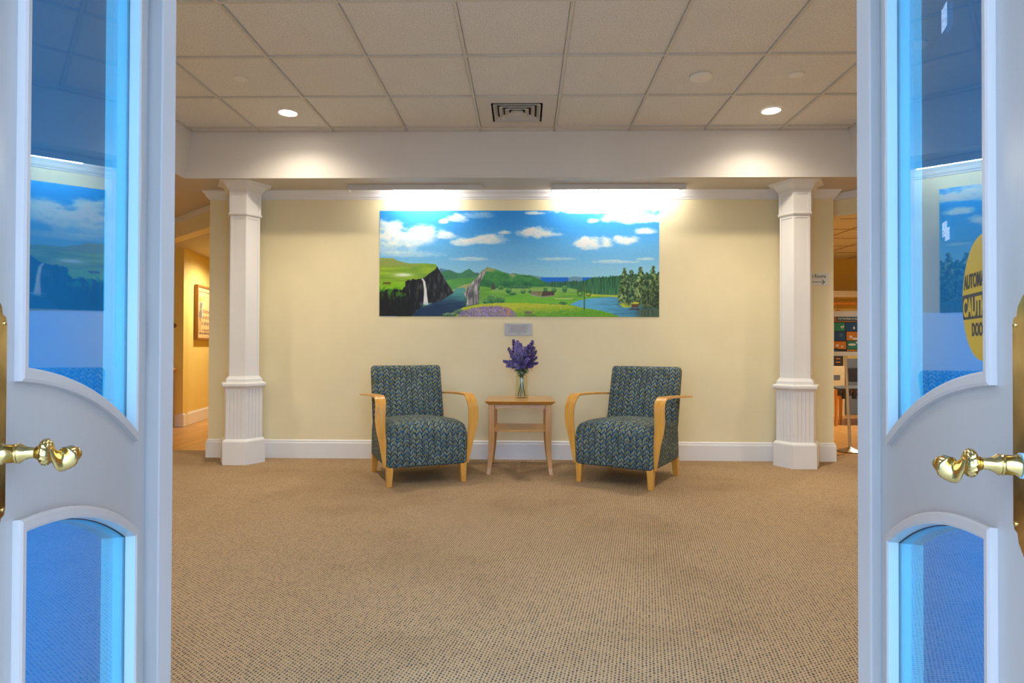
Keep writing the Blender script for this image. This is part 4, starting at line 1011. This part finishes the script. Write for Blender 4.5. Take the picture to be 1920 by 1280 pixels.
for bx in ((i0, i0+lw, k0, k1), (i1-lw, i1, k0, k1), (i0+lw, i1-lw, k0, k0+lw), (i0+lw, i1-lw, k1-lw, k1)): b.box(bx[0], bx[1], -0.0355, -0.034, bx[2], bx[3])
b.build('border_line', plain('dark thread', (0.10, 0.07, 0.06), 0.8), fp)
fig = lambda pts, m: B().prism(pts, -0.0365, -0.034, axis='y').build('figure_patch', m, fp)
M['thr1'] = plain('ochre thread', (0.55, 0.30, 0.05), 0.8); M['thr2'] = plain('slate thread', (0.16, 0.15, 0.17), 0.8); M['thr3'] = plain('rust thread', (0.55, 0.20, 0.05), 0.8)
X0 = 0.100
fig([(X0, .50), (X0+.05, .50), (X0+.055, .545), (X0+.03, .575), (X0+.005, .55)], 'thr1')
fig([(X0+.075, .535), (X0+.16, .560), (X0+.19, .580), (X0+.185, .555), (X0+.08, .525)], 'thr1')
fig([(X0+.02, .40), (X0+.07, .41), (X0+.10, .47), (X0+.075, .49), (X0+.03, .49), (X0+.005, .45)], 'thr2')
fig([(X0-.01, .30), (X0+.03, .272), (X0+.075, .30), (X0+.085, .35), (X0+.065, .40), (X0+.02, .40), (X0-.01, .36)], 'thr2')
fig([(X0, .245), (X0+.06, .245), (X0+.07, .275), (X0, .28)], 'thr3')
fig([(X0+.015, .10), (X0+.035, .10), (X0+.05, .24), (X0+.01, .24)], 'thr1')
fig([(X0+.005, .09), (X0+.06, .09), (X0+.06, .10), (X0+.005, .10)], 'thr2')
b = B(); rr = random.Random(5)
for li, (z, h) in enumerate([(0.355, 0.055), (0.275, 0.05), (0.195, 0.055), (0.115, 0.032), (0.085, 0.02)]):
    x = X0+0.10+(0.0 if li < 2 else -0.02)
    while x < i1-0.03:
        w = rr.uniform(0.018, 0.034); b.box(x, x+0.009, -0.0355, -0.034, z, z+h*rr.uniform(0.7, 1)); 
        if rr.random() < 0.7: b.box(x, x+w, -0.0355, -0.034, z+h*0.55, z+h*0.55+0.006)
        if rr.random() < 0.6: b.box(x+w-0.005, x+w, -0.0355, -0.034, z, z+h*0.6)
        x += w+0.016
b.build('stitched_lettering', plain('brown thread', (0.12, 0.06, 0.05), 0.8), fp)['kind'] = 'stuff'
# low wooden cabinet and round wooden ornament at the left edge
cb_ = empty('hall_cabinet', (-4.62, 7.40, 0)); tag(cb_, 'low orange wooden cabinet against the hall wall at the left', 'cabinet')
B().box(-0.33, 0.33, -0.11, 0.11, 0.06, 0.70).build('body', 'orangewood', cb_); B().box(-0.36, 0.36, -0.13, 0.13, 0.70, 0.73).build('top', wood('pale cabinet top', (0.62, 0.34, 0.10), (0.72, 0.42, 0.14)), cb_, bevel=0.004)
B().box(-0.32, 0.32, -0.10, 0.10, 0.0, 0.06).build('base', 'trim', cb_)
B().box(0.02, 0.29, -0.118, -0.11, 0.12, 0.64).build('door', 'orangewood', cb_, bevel=0.003); B().box(-0.29, -0.02, -0.118, -0.11, 0.12, 0.64).build('door', 'orangewood', cb_, bevel=0.003)
wm = B().lathe([(0.085, 0), (0.090, 0.008), (0.075, 0.022), (0.04, 0.030), (0.001, 0.032)], 28, frame_M4((0, 0, 0), (1, 0, 0), (0, 0, 1))).build('wooden_roundel', 'darkwood', None, True, loc=(-4.362, 7.559, 1.245)); wm.scale = (1, 1, 0.55); tag(wm, 'small dark brown oval wooden plaque on the hall wall', 'wall ornament')
downlight(-3.70, 8.10, 2.2, 'round ceiling light over the hall picture', 120, 165, 0.8)

# ================================================================== ROOM SEEN ON THE RIGHT
wall_seg('wall_shop_header', (2.62, 5.79), (3.75, 4.70), 2.175, 2.37, 0.14, 'yellow', 'angled yellow header above the shop opening')
wall_seg('trim_3', (2.60, 5.77), (3.73, 4.68), 2.315, 2.376, 0.03, 'trim', 'white crown moulding on the angled shop header')
struct(B().box(2.52, 8.0, 5.9, 10.2, 2.42, 2.47).build('ceiling_shop', 'tile'), 'tile ceiling of the room behind on the right')
b = B()
for x in (3.3, 3.91, 4.52, 5.13, 5.74): b.box(x-0.007, x+0.007, 5.9, 10.0, 2.416, 2.425)
for y in (6.3, 6.91, 7.52, 8.13, 8.74, 9.35): b.box(2.6, 8, y-0.007, y+0.007, 2.417, 2.425)
struct(b.build('trim_4', 'framewood'), 'dark grid lines of the right room ceiling')
struct(B().box(2.5, 8.0, 10.0, 10.1, 0, 2.45).build('wall_shop_back', 'hallyellow'), 'olive yellow far wall of the right room')
struct(B().box(8.0, 8.1, 3.9, 10.1, 0, 2.5).build('wall_shop_right', 'hallyellow'), 'far right wall of the right room')
struct(B().box(4.7, 8.0, 4.4, 4.5, 0, 2.5).build('wall_shop_front', 'hallyellow'), 'front wall of the right room')
struct(B().box(2.50, 2.60, WY+0.14, 10.0, 0, 2.45).build('wall_shop_left', 'hallyellow'), 'left wall of the right room')
struct(B().box(4.7, 8.0, 4.5, 5.9, 2.42, 2.47).build('ceiling_shop_front', 'tile'), 'front part of the right room ceiling')
struct(B().box(4.7, 8.0, 4.4, 5.86, -0.05, -0.003).build('floor_shop', 'plank'), 'wooden floor of the right room')
downlight(4.6, 7.6, 2.42, 'added unseen ceiling light in the right room', 240, 165, 0.8)  # unseen lamp added to brighten this room
# coat shelf with rod and hanger
def at(u, v, Y): x, z = onY(u, v, Y); return Vector((x, Y, z))
SY = 9.55
zA = at(1590, 545, SY).z; zB = at(1590, 557, SY).z; xa_ = at(1545, 600, SY).x
cr = empty('coat_shelf', (xa_+0.75, SY, zB)); tag(cr, 'cream coat shelf with a wooden rod along the far wall', 'shelf')
B().box(-0.75, 0.75, -0.02, 0.42, 0, zA-zB).build('shelf_board', plain('cream laminate', (0.72, 0.60, 0.38), 0.5), cr, bevel=0.004)
zR = at(1590, 568, SY).z-zB
B().lathe([(0.022, -0.74), (0.022, 0.74)], 16, frame_M4((0, 0.12, zR), (0, 1, 0), (0, 0, 1))).build('rod', 'orangewood', cr, True)
for x in (-0.72, 0.72): B().box(x-0.012, x+0.012, 0.0, 0.42, zR-0.04, 0.0).build('bracket', 'orangewood', cr)
hx = at(1578, 600, SY).x
hg = empty('coat_hanger', (hx, SY+0.12, zB+zR)); tag(hg, 'wooden coat hanger hanging from the rod', 'hanger')
B().sweep([(0.0, 0, -0.10), (0, 0, -0.02), (0.024, 0, 0.010), (0.012, 0, 0.030), (-0.018, 0, 0.030), (-0.028, 0, 0.008)], circ(0.005, 6), [(0, 1, 0)]*6).build('hook', 'steel', hg, True)
B().sweep([(0, -0.20, -0.17), (0, -0.1, -0.125), (0, 0, -0.10), (0, 0.1, -0.125), (0, 0.20, -0.17)], circ(0.013, 8), [(1, 0, 0)]*5).build('shoulder_bar', 'orangewood', hg, True)
# poster stand
PY = 5.92
bx_ = onY(1594, 849, PY)[0]; r_ = cam_ray(1594, 846); k_ = -H/r_.z; base = Vector((r_.x*k_, r_.y*k_, 0.0)); PY = base.y
zT = at(1590, 583, PY).z; zBt = at(1590, 667, PY).z; xl_, xr_ = at(1561, 620, PY).x, at(1612, 620, PY).x
ps = empty('poster_stand', (base.x, PY, 0)); tag(ps, 'metal floor stand with a hygiene poster in the room on the right', 'sign stand')
ox = -base.x
B().lathe([(0.115, 0.0), (0.118, 0.006), (0.10, 0.016), (0.05, 0.030), (0.02, 0.042), (0.016, 0.05)], 32).build('base', 'steel', ps, True)
pcx = (xl_+xr_)/2
B().sweep([(0, 0, 0.03), (pcx+ox, 0.012, zBt+0.02)], circ(0.0135, 14), [(0, 1, 0)]*2).build('pole', plain('satin pole', (0.60, 0.52, 0.38), 0.35, 0.6), ps, True)
M['pframe'] = plain('white holder frame', (0.78, 0.74, 0.66), 0.4)
B().box(xl_+ox, xr_+ox, -0.012, 0.012, zBt, zBt+0.042).build('frame_bar', 'pframe', ps, bevel=0.002); B().box(xl_+ox, xr_+ox, -0.012, 0.012, zT-0.055, zT).build('frame_bar', 'pframe', ps, bevel=0.002)
for x in (xl_+ox, xr_+ox-0.008): B().box(x, x+0.008, -0.012, 0.012, zBt+0.042, zT-0.055).build('frame_bar', 'pframe', ps)
pz0, pz1, pxa, pxb = zBt+0.042, zT-0.055, xl_+ox+0.008, xr_+ox-0.008
post = B().box(pxa, pxb, -0.004, 0.004, pz0, pz1).build('poster', plain('navy poster', (0.010, 0.014, 0.022), 0.4), ps)
pw, ph = pxb-pxa, pz1-pz0
M['pg'] = plain('poster green', (0.02, 0.26, 0.15), 0.45); M['pb'] = plain('poster blue', (0.012, 0.075, 0.20), 0.45); M['po'] = plain('poster orange', (0.72, 0.22, 0.02), 0.45); M['pt'] = plain('poster teal', (0.01, 0.10, 0.19), 0.45); M['pw'] = plain('poster white', (0.80, 0.74, 0.62), 0.45)
def patch(nm, u0, u1, v0, v1, m, d=0.0048, par=post): return B().box(pxa+u0*pw, pxa+u1*pw, -d, -0.004, pz1-v1*ph, pz1-v0*ph).build(nm, m, par)
def blobp(u, v, ru, rv, m, n=10): B().prism([(pxa+(u+ru*math.cos(2*PI*i/n))*pw, pz1-(v+rv*math.sin(2*PI*i/n))*ph) for i in range(n)], -0.0052, -0.0046, axis='y').build('hand_print', m, post)
patch('title_band', 0.14, 1.0, 0.0, 0.115, 'pt'); patch('logo', 0.01, 0.12, 0.01, 0.115, plain('poster rust', (0.42, 0.16, 0.08), 0.5)); patch('strip', 0.02, 0.98, 0.125, 0.145, 'po')
for (u0, u1, v0, v1, m) in ((0.0, 0.44, 0.17, 0.41, 'pg'), (0.47, 1, 0.17, 0.41, 'pb'), (0.0, 0.47, 0.43, 0.68, 'pb'), (0.51, 1, 0.43, 0.68, 'po'), (0.0, 0.49, 0.71, 0.93, 'po'), (0.53, 1, 0.70, 0.93, 'pg'), (0.52, 1, 0.945, 0.985, 'po'), (0.02, 0.17, 0.91, 0.985, 'pb')): patch('panel', u0, u1, v0, v1, m, 0.0046)
for (u, v, ru, rv) in ((0.30, 0.29, .03, .03), (0.38, 0.28, .03, .035), (0.34, 0.33, .02, .02), (0.80, 0.32, .04, .045), (0.68, 0.58, .07, .04), (0.86, 0.63, .13, .035), (0.14, 0.83, .06, .04), (0.33, 0.86, .04, .035), (0.72, 0.80, .16, .035), (0.92, 0.74, .06, .03)): blobp(u, v, ru, rv, 'pw')
blobp(0.29, 0.53, .07, .05, plain('poster pale blue', (0.06, 0.15, 0.26), .5))
tl = text_mesh('lettering', 'STOP THE SPREAD OF GERMS', 0.026, 'pw', frame_M4((pxa+0.165*pw, -0.0049, pz1-0.085*ph), (1, 0, 0), (0, 0, 1)), post, 0.0001, 0.60, 0.0005)
# webbed chair, box and bag further in
CY2 = 8.05
lx = at(1568.5, 780, CY2).x
wc = empty('webbed_chair', (lx+0.34, CY2+0.21, 0)); tag(wc, 'wide orange wooden chair with black webbing seat behind the poster stand', 'chair')
for (x, y) in ((-0.34, -0.21), (0.34, -0.21), (-0.12, 0.12), (0.34, 0.21)):
    B().sweep([(x*1.02, y*1.02, 0), (x, y, 0.46)], [circ(0.016, 10), circ(0.026, 10)], [(0, 1, 0)]*2).build('leg', 'orangewood', wc, True)
for (a, c) in (((-0.34, -0.21), (0.34, -0.21)), ((-0.12, 0.12), (0.34, 0.21)), ((-0.34, -0.21), (-0.12, 0.12)), ((0.34, -0.21), (0.34, 0.21))):
    B().sweep([(a[0], a[1], 0.44), (c[0], c[1], 0.44)], circ(0.019, 8)).build('rail', 'orangewood', wc, True)
B().prism([(-0.36, -0.235), (0.38, -0.235), (0.38, 0.24), (-0.02, 0.24), (-0.30, 0.02)], 0.465, 0.490).build('seat', 'greyseat', wc, bevel=0.008)
for i in range(11):
    x = -0.315+i*0.0645; B().box(x-0.024, x+0.024, -0.240, -0.205, 0.345 if i % 2 else 0.385, 0.466).build('strap', 'black', wc, bevel=0.004)
for x in (0.02, 0.36): B().sweep([(x, 0.20, 0.44), (x, 0.25, 0.74)], circ(0.014, 8), [(0, 1, 0)]*2).build('back_post', 'black', wc, True)
B().box(0.0, 0.38, 0.215, 0.250, 0.54, 0.73).build('backrest', 'black', wc, bevel=0.01)
bl = empty('storage_box', (at(1571, 700, 9.1).x, 9.1, 0)); tag(bl, 'cream cabinet box with a dark label and black bins on top', 'cabinet')
zt_, zb_ = at(1575, 686, 9.1).z, 0.0
B().box(-0.35, 0.10, 0, 0.40, 0, zt_).build('body', plain('cream cabinet', (0.62, 0.50, 0.30), 0.5), bl, bevel=0.004); B().box(-0.08, 0.03, -0.006, 0, zt_-0.20, zt_-0.13).build('label_plate', 'greyseat', bl)
B().box(-0.33, 0.09, 0.02, 0.38, zt_, zt_+0.15).build('bin', 'black', bl, bevel=0.004); b = B(); 
for q in (0.05, 0.10): B().box(-0.02, 0.04, 0.012, 0.02, zt_+q, zt_+q+0.01).build('bin_handle', 'po', bl)
pn = tag(B().box(at(1586, 690, 9.4).x, at(1660, 690, 9.4).x, 9.4, 9.44, 0, at(1600, 672, 9.4).z).build('display_panel', 'slate'), 'slate blue panel standing behind the webbed chair', 'panel')
